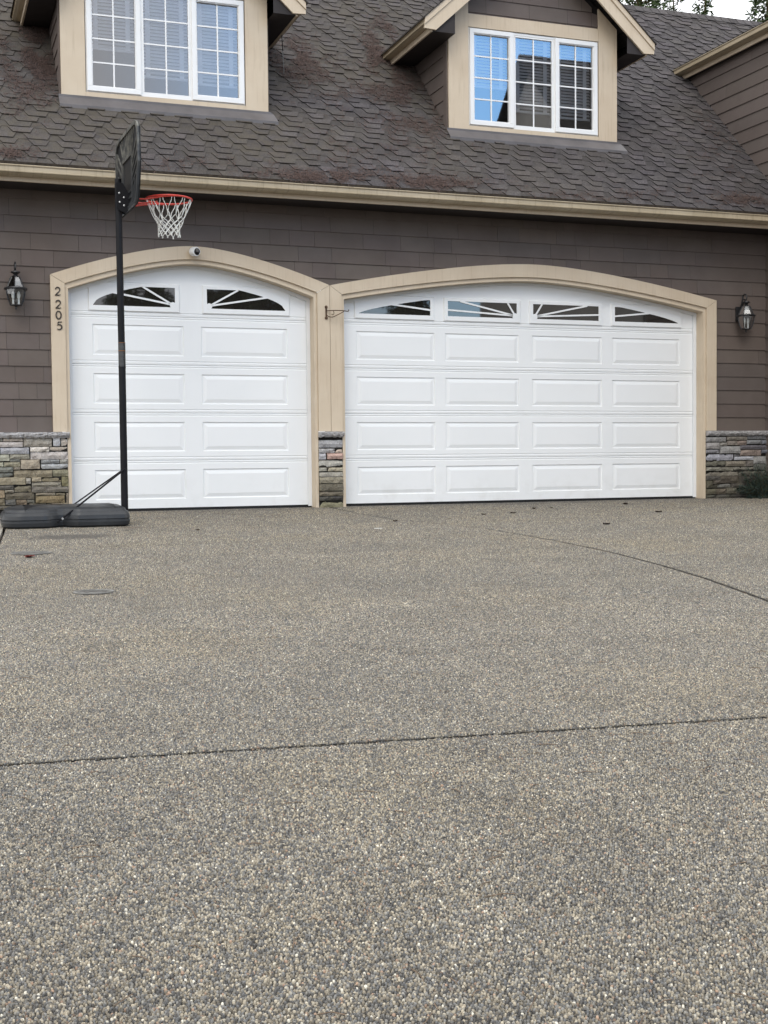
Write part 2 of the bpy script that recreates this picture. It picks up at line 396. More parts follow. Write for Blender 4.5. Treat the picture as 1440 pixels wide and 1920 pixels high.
# the pebbles themselves: one low dome each, hex-packed rows, coarser rows farther off
def seg_dist(px_, py_, poly):
    d = np.full(px_.shape, 9.)
    for (ax, ay), (bx_, by_) in zip(poly[:-1], poly[1:]):
        vx, vy = bx_-ax, by_-ay; L2 = vx*vx+vy*vy
        t_ = np.clip(((px_-ax)*vx+(py_-ay)*vy)/L2, 0, 1)
        d = np.minimum(d, np.hypot(px_-ax-t_*vx, py_-ay-t_*vy))
    return d
def pebbles():
    rg = np.random.default_rng(5)
    X = []; Y = []; P = []
    y = -12.75; row = 0
    while y < .10:
        d = y+14.; p = .0068+.00066*max(0., d-4.)
        # ground strip inside the view (plus a margin to either side)
        xl = max(.04*d-1.5, .0 if y > -2 else -1.2); xr = .66*d*1.03+1.5+.10*d
        xr = min(xr, 10.44); n = int((xr-xl)/p)
        x = xl+(np.arange(n)+.5*(row % 2))*p
        X.append(x+rg.normal(0, .20*p, n)); Y.append(y+rg.normal(0, .20*p, n)); P.append(np.full(n, p))
        y += p*.80; row += 1
    X = np.concatenate(X); Y = np.concatenate(Y); P = np.concatenate(P)
    jl = [(-3., j1y(-3.)), (10.5, j1y(10.5))]
    wig = .0025*np.sin(X*41)+.002*np.sin(X*97+1)
    keep = (np.abs(Y-(-10.262-(X-.195)*.104)+wig) > GAP/2+.002+.002*np.abs(np.sin(X*63))) & ((seg_dist(X, Y, j2) > GAP/2+.010) | (Y < j1y(3.4)))
    wx = np.interp(Y, [q[1] for q in wl[::-1]], [q[0] for q in wl[::-1]])
    keep &= (X > wx+.004) | (Y < -10.3)
    for u0, u1, v in ((138, 213, 1111), (20, 96, 1038)):
        a, b = atg(u0, v), atg(u1, v); c_ = (a+b)/2; keep &= np.hypot(X-c_[0], Y-c_[1]) > np.linalg.norm(b-a)/2+.003
    keep &= Y < .125
    X, Y, P = X[keep], Y[keep], P[keep]; N = len(X)
    r = P*rg.uniform(.38, .60, N); el = rg.uniform(.72, 1.0, N); th = rg.uniform(0, np.pi, N); h = np.minimum(P, .011)*rg.uniform(.36, .85, N)
    K = 7
    V = np.empty((N, 2*K+1, 3), np.float32)
    zb_ = SLOPE*np.minimum(Y, 0)
    tx, ty = rg.normal(0, .18, N), rg.normal(0, .18, N)
    for k in range(K):
        a = 2*np.pi*k/K+rg.uniform(-.25, .25, N); w = rg.uniform(.85, 1.12, N)
        for ring_, (f_, hh) in enumerate(((1., -.0012), (.72, .72))):
            lx, ly = r*w*f_*np.cos(a), r*w*f_*el*np.sin(a)
            gx, gy = lx*np.cos(th)-ly*np.sin(th), lx*np.sin(th)+ly*np.cos(th)
            V[:, ring_*K+k, 0] = X+gx; V[:, ring_*K+k, 1] = Y+gy
            V[:, ring_*K+k, 2] = zb_+(hh if ring_ == 0 else h*hh+gx*tx+gy*ty)
    V[:, 2*K, 0] = X; V[:, 2*K, 1] = Y; V[:, 2*K, 2] = zb_+h
    tri = []
    for k in range(K):
        k2 = (k+1) % K
        tri += [(k, k2, K+k2), (k, K+k2, K+k), (K+k, K+k2, 2*K)]
    tri = np.array(tri, np.int32)
    # far pebbles keep only the outer ring and the top
    far = (Y+14.) > 6.5
    V1 = V[~far].reshape(-1, 3); n1 = (~far).sum()
    T1 = (np.arange(n1, dtype=np.int32)[:, None, None]*(2*K+1)+tri[None]).reshape(-1, 3)
    sel = [0, 1, 3, 4, 6, 2*K]; sel = [0, 2, 3, 5, 6, 2*K]
    V2 = V[far][:, sel].reshape(-1, 3); n2 = far.sum(); m_ = len(sel)-1
    t2 = np.array([(k, (k+1) % m_, m_) for k in range(m_)], np.int32)
    T2 = (np.arange(n2, dtype=np.int32)[:, None, None]*(m_+1)+t2[None]).reshape(-1, 3)+len(V1)
    VV = np.concatenate([V1, V2]); TT_ = np.concatenate([T1, T2])
    me = bpy.data.meshes.new('pebbles'); me.vertices.add(len(VV)); me.vertices.foreach_set('co', VV.ravel())
    me.loops.add(TT_.size); me.loops.foreach_set('vertex_index', TT_.ravel())
    me.polygons.add(len(TT_)); me.polygons.foreach_set('loop_start', np.arange(0, TT_.size, 3, dtype=np.int32)); me.polygons.foreach_set('loop_total', np.full(len(TT_), 3, np.int32))
    me.polygons.foreach_set('use_smooth', np.ones(len(TT_), bool)); me.update(calc_edges=True)
    me.materials.append(M['pebble'])
    o = bpy.data.objects.new('pebbles', me); col.objects.link(o); o['kind'] = 'stuff'; o.parent = drive0
    print('pebbles', N, len(TT_))
pebbles()
# floor of the garage behind the doors, dark strip under the thresholds is the real gap

# ------------------------------------------------------------------ the house
HX = empty('house', (5.5, .3, 0))
tag(HX, 'brown lap sided house with two white garage doors, tan trim and shingled roof with dormers', 'house')
SP = 2.41                                     # spring of the arches
def arch_f(tt):
    tt = min(1., abs(tt)); return ((tt*tt+.02)**.75-.02**.75)/((1.02)**.75-.02**.75)
class Arch:
    def __init__(s, x0, x1, z0, z1): s.x0, s.x1, s.z0, s.z1 = x0, x1, z0, z1
    def z(s, x): return s.z0+(s.z1-s.z0)*(1-arch_f((x-(s.x0+s.x1)/2)/((s.x1-s.x0)/2)))
    def pts(s, n=48): return [(s.x0+(s.x1-s.x0)*i/n, s.z(s.x0+(s.x1-s.x0)*i/n)) for i in range(n+1)]
DOORS = []
OL = Arch(1.352, 4.4605, 2.550, 2.917); CL = Arch(1.500, 4.314, 2.462, 2.775); IL = Arch(1.538, 4.276, 2.412, 2.728)
OR = Arch(4.4655, 9.682, 2.550, 2.897); CRr = Arch(4.605, 9.535, 2.452, 2.742); IR = Arch(4.640, 9.495, 2.402, 2.697)
STZ = .875                                     # top of the stone base
def excl(x):
    """lowest height of the siding at x"""
    for o, c in ((OL, CL), (OR, CRr)):
        if o.x0+.10 <= x <= o.x1-.10:
            return (o.z(x)+c.z(min(max(x, c.x0), c.x1)))/2
    return STZ-.02
# siding courses
PH = .1757; Z0 = 3.16-PH*13                   # course lines
def courses(mb, xa, xb, za, zb, put, low=None, dens=1., seed=0):
    rr = random.Random(seed)
    k = math.floor((za-Z0)/PH)
    while Z0+k*PH < zb:
        z0 = Z0+k*PH; z1 = z0+PH; x = xa-rr.random()*.3
        while x < xb:
            w = rr.choice((.2, .26, .33, .42, .5, .6))*rr.uniform(.9, 1.15)*dens*(3.5 if put is put_front and x > 9.3 else 1)
            a, b = max(x, xa), min(x+w-.0025, xb); x += w
            if b-a < .01: continue
            sh = rr.uniform(.94, 1.06); cc = (sh*rr.uniform(.98, 1.02), sh, sh*rr.uniform(.98, 1.03))
            put(mb, a, b, max(z0, za), min(z1, zb), z0, cc, rr.uniform(-.0012, .0012))
        k += 1
def put_front(mb, a, b, z0, z1, zc, cc, dy):
    n = max(1, int((b-a)/.05)); xs = [a+(b-a)*i/n for i in range(n+1)]
    lows = [max(z0, excl(x)) for x in xs]
    yb = -.017+dy
    def Y(z): return yb+(z-zc)/PH*.013
    for i in range(n):
        if lows[i] >= z1 and lows[i+1] >= z1: continue
        l0, l1 = min(lows[i], z1), min(lows[i+1], z1)
        mb.quad((xs[i], Y(l0), l0), (xs[i+1], Y(l1), l1), (xs[i+1], Y(z1), z1), (xs[i], Y(z1), z1), cc)
        if l0 <= zc+1e-6 and l1 <= zc+1e-6:
            mb.quad((xs[i], Y(l0), l0), (xs[i+1], Y(l1), l1), (xs[i+1], .003, l1), (xs[i], .003, l0), cc)
    for x, l in ((xs[0], lows[0]), (xs[-1], lows[-1])):
        if l < z1: mb.quad((x, Y(l), l), (x, Y(z1), z1), (x, .003, z1), (x, .003, l), cc)
sd = MB(); courses(sd, -1.2, 10.47, STZ-.02, 3.52, put_front, seed=3)
wall = sd.build('wall', M['siding'], HX, recalc=False)
bk = MB()
xs = [-1.2+i*.05 for i in range(int(11.8/.05)+1)]
for a, b in zip(xs[:-1], xs[1:]):
    z0 = max(excl(a+.001), excl(b-.001))
    bk.quad((a, .004, z0), (b, .004, z0), (b, .004, 3.6), (a, .004, 3.6))
bk.build('sheathing', M['siding_dark'], wall, recalc=False)

# casings: two legs and an arch each, mitred, over a thinner inner lip and the jamb lining
def strip_prism(mb, outer, inner, y0, y1):
    n = len(outer)
    for i in range(n-1):
        o0, o1, i0, i1 = outer[i], outer[i+1], inner[i], inner[i+1]
        P = lambda p, y: (p[0], y, p[1])
        mb.quad(P(o0, y0), P(o1, y0), P(i1, y0), P(i0, y0)); mb.quad(P(o0, y1), P(o1, y1), P(o1, y0), P(o0, y0))
        mb.quad(P(i0, y0), P(i1, y0), P(i1, y1), P(i0, y1))
    for k in (0, -1):
        o, i_ = outer[k], inner[k]
        mb.quad((o[0], y0, o[1]), (i_[0], y0, i_[1]), (i_[0], y1, i_[1]), (o[0], y1, o[1]))
def casing(o, c, i_):
    mb = MB(); g_ = .0022
    N = 60
    out = [(o.x0+(o.x1-o.x0)*k/N, o.z(o.x0+(o.x1-o.x0)*k/N)) for k in range(N+1)]
    inn = [(c.x0+(c.x1-c.x0)*k/N, c.z(c.x0+(c.x1-c.x0)*k/N)) for k in range(N+1)]
    out[0] = (out[0][0]+g_, out[0][1]); inn[0] = (inn[0][0]+g_, inn[0][1])
    out[-1] = (out[-1][0]-g_, out[-1][1]); inn[-1] = (inn[-1][0]-g_, inn[-1][1])
    strip_prism(mb, out, inn, -.048, .0035)
    for X0, X1, zo, zi in ((o.x0, c.x0, o.z0, c.z0), (o.x1, c.x1, o.z0, c.z0)):
        poly = [(X0, -.046, STZ+.004), (X1, -.046, STZ+.004), (X1, -.046, zi-g_), (X0, -.046, zo-g_)]
        mb.prism(poly, (0, .0495, 0))
    cs = mb.build('door_casing', M['trim'], HX)
    lp = MB()
    zb = .004
    co = [(c.x0+.002, zb)]+[(c.x0+.002+(c.x1-c.x0-.004)*k/N, c.z(c.x0+(c.x1-c.x0)*k/N)+.03) for k in range(N+1)]+[(c.x1-.002, zb)]
    io = [(i_.x0, zb)]+[(i_.x0+(i_.x1-i_.x0)*k/N, i_.z(i_.x0+(i_.x1-i_.x0)*k/N)) for k in range(N+1)]+[(i_.x1, zb)]
    strip_prism(lp, co, io, -.022, .17)
    lp.build('jamb', M['trim'], cs)
    # white weather stop along the jamb
    st = MB(); w = .045
    so = [(i_.x0+.001, .02)]+[(i_.x0+.001+(i_.x1-i_.x0-.002)*k/N, i_.z(i_.x0+(i_.x1-i_.x0)*k/N)-.001) for k in range(N+1)]+[(i_.x1-.001, .02)]
    si = [(i_.x0+w, .02)]+[(i_.x0+w+(i_.x1-i_.x0-2*w)*k/N, i_.z(i_.x0+(i_.x1-i_.x0)*k/N)-.030) for k in range(N+1)]+[(i_.x1-w, .02)]
    strip_prism(st, so, si, .128, .146)
    st.build('weather_stop', M['stop'], cs)
    return cs
casing(OL, CL, IL); casing(OR, CRr, IR)

# garage doors
SEAM = [.035, .564, 1.091, 1.624, 2.158, 3.0]
DY = .150
def ring(mb, r0, y0, r1, y1):
    (a, b, c, d), (e, f, g_, h) = r0, r1      # x0,x1,z0,z1
    A_ = [(a, y0, c), (b, y0, c), (b, y0, d), (a, y0, d)]; B_ = [(e, y1, g_), (f, y1, g_), (f, y1, h), (e, y1, h)]
    for i in range(4):
        j = (i+1) % 4; mb.quad(A_[i], A_[j], B_[j], B_[i])
def garage_door(x0, x1, panels, top_rects):
    mb = MB()
    xa, xb = x0-.02, x1+.02
    for k in range(5):
        z0, z1 = SEAM[k], SEAM[k+1]
        # ribbed rails along both edges of a section
        prof = [(z0, .014), (z0+.004, .002), (z0+.026, .0), (z0+.030, .005), (z0+.040, .005), (z0+.044, .0), (z0+.10, 0)] if k else [(z0, .0), (z0+.10, 0)]
        top = [(z1-.10, 0), (z1-.036, 0), (z1-.032, .005), (z1-.022, .005), (z1-.018, .0), (z1-.004, .002), (z1, .014)] if k < 4 else [(z1, 0)]
        for (za, ya), (zb, yb) in zip(prof[:-1], prof[1:]):
            mb.quad((xa, DY+ya, za), (xb, DY+ya, za), (xb, DY+yb, zb), (xa, DY+yb, zb))
        if k < 4:
            for (za, ya), (zb, yb) in zip(top[:-1], top[1:]):
                mb.quad((xa, DY+ya, za), (xb, DY+ya, za), (xb, DY+yb, zb), (xa, DY+yb, zb))
            pz0, pz1 = z0+.10, z1-.10
            x = xa
            for a, b in panels:
                mb.quad((x, DY, pz0), (a, DY, pz0), (a, DY, pz1), (x, DY, pz1))
                r0 = (a, b, pz0, pz1); r1 = (a+.006, b-.006, pz0+.006, pz1-.006)
                r2 = (a+.016, b-.016, pz0+.016, pz1-.016); r3 = (a+.058, b-.058, pz0+.055, pz1-.055)
                ring(mb, r0, DY, r1, DY+.010); ring(mb, r1, DY+.010, r2, DY+.0105); ring(mb, r2, DY+.0105, r3, DY+.001)
                mb.quad((r3[0], DY+.001, r3[2]), (r3[1], DY+.001, r3[2]), (r3[1], DY+.001, r3[3]), (r3[0], DY+.001, r3[3]))
                x = b
            mb.quad((x, DY, pz0), (xb, DY, pz0), (xb, DY, pz1), (x, DY, pz1))
        else:
            mb.quad((xa, DY, z0+.10), (xb, DY, z0+.10), (xb, DY, z1), (xa, DY, z1))
    mb.quad((xa, DY, SEAM[0]), (xb, DY, SEAM[0]), (xb, DY+.05, SEAM[0]), (xa, DY+.05, SEAM[0]))
    d = mb.build('garage_door', M['door'], HX)
    sl = MB(); sl.box(x0-.01, x1+.01, DY+.006, DY+.045, .004, SEAM[0]-.001); sl.build('bottom_seal', M['rubber'], d)
    return d
PL = [(1.808, 2.808), (3.006, 4.006)]
PR = [(4.845, 5.838), (5.975, 6.955), (7.135, 8.115), (8.265, 9.258)]
dl = garage_door(IL.x0, IL.x1, PL, None); dr = garage_door(IR.x0, IR.x1, PR, None)
# fan-light inserts: moulded white frame, dark pane, spokes
def insert(door, x0, x1, z0, z1, top, spokes, hub=None, corner=None):
    """x0..x1,z0..z1 glass box; top(x) = upper edge of the glass; spokes = [((x,z),(x,z)),...]"""
    N = 24; X = [x0+(x1-x0)*i/N for i in range(N+1)]
    T = [max(z0+.004, min(z1, top(x))) for x in X]
    fw = .055
    fr = MB()
    yo, yi = DY-.016, DY-.006
    P = lambda x, y, z: (x, y, z)
    # frame outer rectangle
    ox0, ox1, oz0, oz1 = x0-fw, x1+fw, z0-fw*1.15, z1+.045
    e = .012
    # outer sloping lip
    ring(fr, (ox0, ox1, oz0, oz1), DY+.0005, (ox0+e, ox1-e, oz0+e, oz1-e), yo)
    a0, a1, b0, b1 = ox0+e, ox1-e, oz0+e, oz1-e
    # flat face around the glass opening
    fr.quad(P(a0, yo, b0), P(a1, yo, b0), P(x1, yo, z0), P(x0, yo, z0))
    fr.quad(P(a0, yo, b0), P(x0, yo, z0), P(x0, yo, T[0]), P(a0, yo, b1))
    fr.quad(P(a1, yo, b0), P(a1, yo, b1), P(x1, yo, T[-1]), P(x1, yo, z0))
    for i in range(N):
        bx0 = a0+(a1-a0)*i/N; bx1 = a0+(a1-a0)*(i+1)/N
        fr.quad(P(X[i], yo, T[i]), P(X[i+1], yo, T[i+1]), P(bx1, yo, b1), P(bx0, yo, b1))
        fr.quad(P(X[i], yo, T[i]), P(X[i+1], yo, T[i+1]), P(X[i+1], yi, T[i+1]), P(X[i], yi, T[i]))
    fr.quad(P(x0, yo, z0), P(x1, yo, z0), P(x1, yi, z0), P(x0, yi, z0))
    for x, tt in ((x0, T[0]), (x1, T[-1])): fr.quad(P(x, yo, z0), P(x, yo, tt), P(x, yi, tt), P(x, yi, z0))
    for (p, q) in spokes:
        fr.bar((p[0], yo+.003, p[1]), (q[0], yo+.003, q[1]), .020, .009, up=(0, 1, 0))
    if hub:
        hx, hz, r = hub
        fr.prism([(hx+r*math.cos(a), yo-.002, hz+r*math.sin(a)) for a in [k*math.pi/6 for k in range(12)]], (0, .009, 0))
    fo = fr.build('window_insert', M['door'], door)
    gm = MB(); vs = []
    for i in range(N):
        gm.quad(P(X[i], yi, z0), P(X[i+1], yi, z0), P(X[i+1], yi, T[i+1]), P(X[i], yi, T[i]))
    gm.build('pane', M['darkglass'], door, recalc=False)
ZB = 2.262; ZT = 2.478
# left door: two panes, an eyebrow curve over the outer corner
def eyebrow(xo, xi, z0, z1):
    return lambda x: z0+(z1-z0)*(max(0., min(1., (x-xo)/(xi-xo))))**.5
lx0, lx1 = 1.818, 2.715
insert(dl, lx0, lx1, ZB, ZT, eyebrow(lx0, 2.40, ZB, ZT+.01),
       [((lx1-.03, ZB+.03), (2.03, ZB+.145)), ((lx1-.03, ZB+.03), (2.36, ZT))], (lx1-.025, ZB+.025, .034))
rx0, rx1 = 3.075, 3.985
insert(dl, rx0, rx1, ZB, ZT, lambda x: eyebrow(lx0, 2.40, ZB, ZT+.01)(lx0+(rx1-x)),
       [((rx0+.03, ZB+.03), (rx0+.70, ZB+.145)), ((rx0+.03, ZB+.03), (rx0+.36, ZT))], (rx0+.025, ZB+.025, .034))
ZT2 = 2.444
def low_brow(xo, xi): return lambda x: ZB+(ZT2-ZB)*(max(0., min(1., (x-xo)/(xi-xo))))**.72
insert(dr, 4.872, 5.78, ZB, ZT2, low_brow(4.872, 5.72), [((5.78, ZB+.065), (5.22, ZB+.125))])
insert(dr, 6.007, 6.925, ZB, ZT2, lambda x: ZT2, [((6.90, ZB+.03), (6.007, ZB+.075)), ((6.90, ZB+.03), (6.17, ZT2)), ((6.90, ZB+.03), (6.80, ZT2))], (6.90, ZB+.025, .036))
insert(dr, 7.147, 8.064, ZB, ZT2, lambda x: ZT2, [((7.17, ZB+.03), (8.064, ZB+.075)), ((7.17, ZB+.03), (7.90, ZT2)), ((7.17, ZB+.03), (7.27, ZT2))], (7.17, ZB+.025, .036))
insert(dr, 8.295, 9.225, ZB, ZT2, lambda x: low_brow(9.225, 8.35)(x) if False else ZB+(ZT2-ZB)*(max(0., min(1., (9.225-x)/(.85))))**.72, [((8.295, ZB+.065), (8.88, ZB+.125))])

# ------------------------------------------------------------------ stone base
SL = [  # photo zoom rectangles: x0,y0,x1,y1, colour
 (-90,425,55,485,(122,116,104)),(60,425,440,488,(158,140,120)),(-60,505,440,595,(178,166,158)),(455,425,1000,588,(150,140,122)),(1025,422,1165,578,(168,168,172)),(1185,425,1325,578,(196,178,156)),
 (-70,612,-4,725,(130,125,112)),(5,612,565,728,(146,146,152)),(582,600,945,685,(196,184,168)),(965,600,1340,682,(180,160,136)),(590,695,1335,830,(172,160,152)),
 (-80,742,185,868,(150,148,122)),(195,742,568,822,(134,128,106)),(200,835,388,880,(130,130,118)),(-60,890,68,970,(158,156,124)),(82,892,390,975,(148,138,104)),(400,842,770,1018,(150,132,104)),(795,842,1145,912,(122,124,124)),(1155,840,1340,915,(140,136,124)),(795,928,1342,1014,(158,160,160)),
 (-60,992,248,1082,(116,118,106)),(262,990,388,1038,(140,126,104)),(-60,1098,252,1184,(116,118,106)),(268,1055,1008,1180,(134,118,86)),(1022,1040,1342,1160,(128,120,86)),
 (-60,1190,495,1322,(142,126,92)),(505,1200,600,1310,(160,150,130)),(612,1182,795,1262,(150,132,98)),(805,1182,1182,1258,(140,122,84)),(1195,1172,1342,1352,(118,108,64)),(618,1280,1182,1368,(132,122,100)),
 (-60,1345,262,1418,(92,86,76)),(280,1332,600,1462,(118,106,78)),(612,1375,1352,1462,(110,100,88)),(-60,1435,92,1578,(138,112,76)),(98,1432,268,1476,(130,118,96)),(105,1485,668,1602,(98,86,66)),(690,1485,1070,1526,(128,112,86)),(1085,1488,1258,1524,(120,104,74)),(690,1545,1250,1668,(138,112,66)),(1280,1490,1350,1680,(130,112,88)),
 (-60,1592,92,1722,(122,106,74)),(108,1618,305,1712,(96,92,90)),(322,1622,515,1708,(128,104,76)),(525,1618,668,1676,(92,88,74)),(530,1692,890,1745,(116,104,80)),(905,1695,990,1745,(98,90,70)),(1000,1682,1350,1745,(124,106,78)),(-60,1740,520,1800,(88,80,64)),(530,1760,1350,1800,(92,82,64))]
SR = [
 (395,355,735,432,(132,130,128)),(755,345,1095,400,(134,124,108)),(1112,335,1425,385,(128,130,134)),(398,450,632,550,(142,136,132)),(640,448,752,498,(128,122,112)),(762,418,920,490,(136,122,108)),(925,418,1085,490,(134,112,98)),(1095,405,1335,468,(120,122,124)),(1345,405,1600,468,(104,108,118)),
 (398,568,625,625,(120,118,124)),(640,512,975,628,(134,132,130)),(985,490,1600,555,(100,96,104)),(985,575,1330,665,(146,122,108)),(1340,570,1600,625,(92,96,110)),(398,650,870,745,(144,144,158)),(878,650,965,672,(96,94,98)),(885,685,1205,738,(148,150,160)),(1210,682,1420,800,(138,136,132)),(1430,640,1600,800,(96,92,92)),
 (400,765,735,848,(108,104,84)),(742,762,1075,845,(124,112,92)),(1085,752,1205,845,(108,98,88)),(1215,812,1600,900,(96,98,88)),(400,868,640,922,(122,118,100)),(648,866,860,920,(112,106,88)),(868,862,1210,918,(122,116,100)),(400,940,950,1004,(120,110,92)),(960,930,1600,1004,(92,88,74)),
 (410,1018,640,1074,(84,78,70)),(648,1015,960,1130,(86,74,60)),(400,1092,518,1210,(82,74,58)),(528,1085,640,1145,(90,78,66)),(605,1146,820,1200,(110,108,98)),(525,1160,598,1212,(66,60,50)),(830,1140,1600,1200,(78,70,62)),(968,1020,1600,1130,(76,68,58)),
 (400,1232,565,1320,(96,88,66)),(575,1230,735,1315,(100,86,66)),(748,1208,915,1305,(104,96,76)),(925,1215,1600,1310,(70,64,56)),(410,1335,570,1388,(84,82,70)),(580,1330,795,1388,(82,78,68)),(805,1325,1600,1388,(66,62,56))]
SM = [
 (385,460,845,595,(158,156,158)),(385,620,690,695,(168,164,162)),(705,620,840,690,(190,162,136)),(390,708,528,822,(158,156,162)),(548,708,842,815,(190,140,120)),(390,845,845,955,(176,170,154)),(390,980,535,1045,(172,166,142)),(560,978,852,1045,(164,150,116)),(390,1070,852,1145,(152,144,126)),(405,1160,852,1270,(138,126,98)),(395,1292,852,1410,(108,98,76)),(405,1432,862,1505,(116,102,78)),(395,1530,565,1600,(84,80,70)),(580,1525,850,1598,(66,62,58)),(410,1615,858,1750,(132,124,84))]
def stones(lst, ox, oy, sc, xr, name, seed, capx):
    rr = random.Random(seed); mb = MB()
    for x0, y0, x1, y1, c in lst:
        a = aty(ox+x0/sc, oy+y0/sc, -.05); b = aty(ox+x1/sc, oy+y1/sc, -.05)
        xa, xb = max(a[0], xr[0]), min(b[0], xr[1]); za, zb = max(b[2], .002), min(a[2], STZ-.06)
        if xb-xa < .02 or zb-za < .012: continue
        d = rr.uniform(.030, .062); nx = max(3, int((xb-xa)/.035)); nz = max(2, int((zb-za)/.03))
        _g = sum(c)/3; cc = srgb(*[_g+(q-_g)*.52 for q in c], 1.15); k = rr.uniform(.95, 1.05); cc = tuple(q*k for q in cc)
        off = rr.random()*50; tz = rr.uniform(-.006, .006); tx = rr.uniform(-.02, .02)
        V = []; 
        for j in range(nz+1):
            for i in range(nx+1):
                u, v = i/nx, j/nz
                ex = .0045*noise.noise(Vector((u*(xb-xa)*22+off, v*(zb-za)*22, 1))); ez = .006*noise.noise(Vector((u*(xb-xa)*16+off, v*9, 5)))
                e = min(u*(xb-xa), (1-u)*(xb-xa), v*(zb-za), (1-v)*(zb-za))
                y = -d-.012*noise.noise(Vector((u*(xb-xa)*14+off, v*(zb-za)*20, 9)))-.006*noise.noise(Vector((u*(xb-xa)*45+off, v*(zb-za)*45, 2)))
                y += .010*max(0, 1-e/.012)+tz*(2*v-1)
                V.append((xa+(xb-xa)*u+ex, y, za+(zb-za)*v+ez))
        Fq = [(j*(nx+1)+i, j*(nx+1)+i+1, (j+1)*(nx+1)+i+1, (j+1)*(nx+1)+i) for j in range(nz) for i in range(nx)]
        mb.add(V, Fq, cc)
        edge = [i for i in range(nx+1)]+[j*(nx+1)+nx for j in range(1, nz+1)]+[nz*(nx+1)+i for i in range(nx-1, -1, -1)]+[j*(nx+1) for j in range(nz-1, 0, -1)]
        ev = [V[i] for i in edge]; n = len(ev)
        mb.add(ev+[(p[0], -.005, p[2]) for p in ev], [((i+1) % n, i, n+i, n+(i+1) % n) for i in range(n)], cc)
    o = mb.build(name, M['stone'], HX, recalc=False)
    jb = MB(); jb.box(xr[0]-.0, xr[1]+.0, -.022, .012, 0.001, STZ-.02); jb.build('mortar', M['mortar'], o)
    # rough capping stones
    cp = MB(); x = capx[0]
    while x < capx[1]-.02:
        w = min(rr.uniform(.38, .6), capx[1]-x); 
        if capx[1]-(x+w) < .12: w = capx[1]-x
        n = max(6, int(w/.02)); off = rr.random()*40; prof_n = 6
        tone = rr.uniform(.92, 1.05); cc = tuple(q*tone for q in srgb(164, 162, 162))
        V = []
        for i in range(n+1):
            u = x+.002+(w-.004)*i/n
            low = STZ-.062-.014*noise.noise(Vector((u*30+off, 0, 0)))
            for j in range(prof_n+1):
                f_ = j/prof_n; z = low+(STZ-low)*f_
                bul = .018*noise.noise(Vector((u*34+off, f_*3, 4)))+.008*noise.noise(Vector((u*90+off, f_*7, 4)))
                y = -.062-.032*math.sin(min(1, f_*1.6)*math.pi/2)+bul*(1-.6*f_)
                V.append((u, y, z))
        m_ = prof_n+1
        cp.add(V, [(i*m_+j, (i+1)*m_+j, (i+1)*m_+j+1, i*m_+j+1) for i in range(n) for j in range(prof_n)], cc)
        cp.add([V[i*m_+prof_n] for i in range(n+1)]+[(V[i*m_][0], .0, STZ) for i in range(n+1)], [(i, i+1, n+2+i, n+1+i) for i in range(n)], cc)
        cp.add([V[i*m_] for i in range(n+1)]+[(V[i*m_][0], -.01, V[i*m_][2]) for i in range(n+1)], [(i+1, i, n+1+i, n+2+i) for i in range(n)], tuple(q*.8 for q in cc))
        for i in (0, n):
            cp.add([V[i*m_+j] for j in range(m_)]+[(V[i*m_][0], -.005, STZ), (V[i*m_][0], -.005, V[i*m_][2])], [tuple(range(m_+2))], cc)
        x += w
    cp.build('stone_cap', M['stone'], o, recalc=False)
stones(SL, 0, 780, 10.286, (-.3, 1.498), 'stone_base', 5, (-.3, 1.520))
stones(SR, 1280, 780, 9., (9.537, 10.66), 'stone_base', 6, (9.537, 10.66))
stones(SM, 560, 780, 10.107, (4.316, 4.603), 'stone_base', 7, (4.310, 4.612))

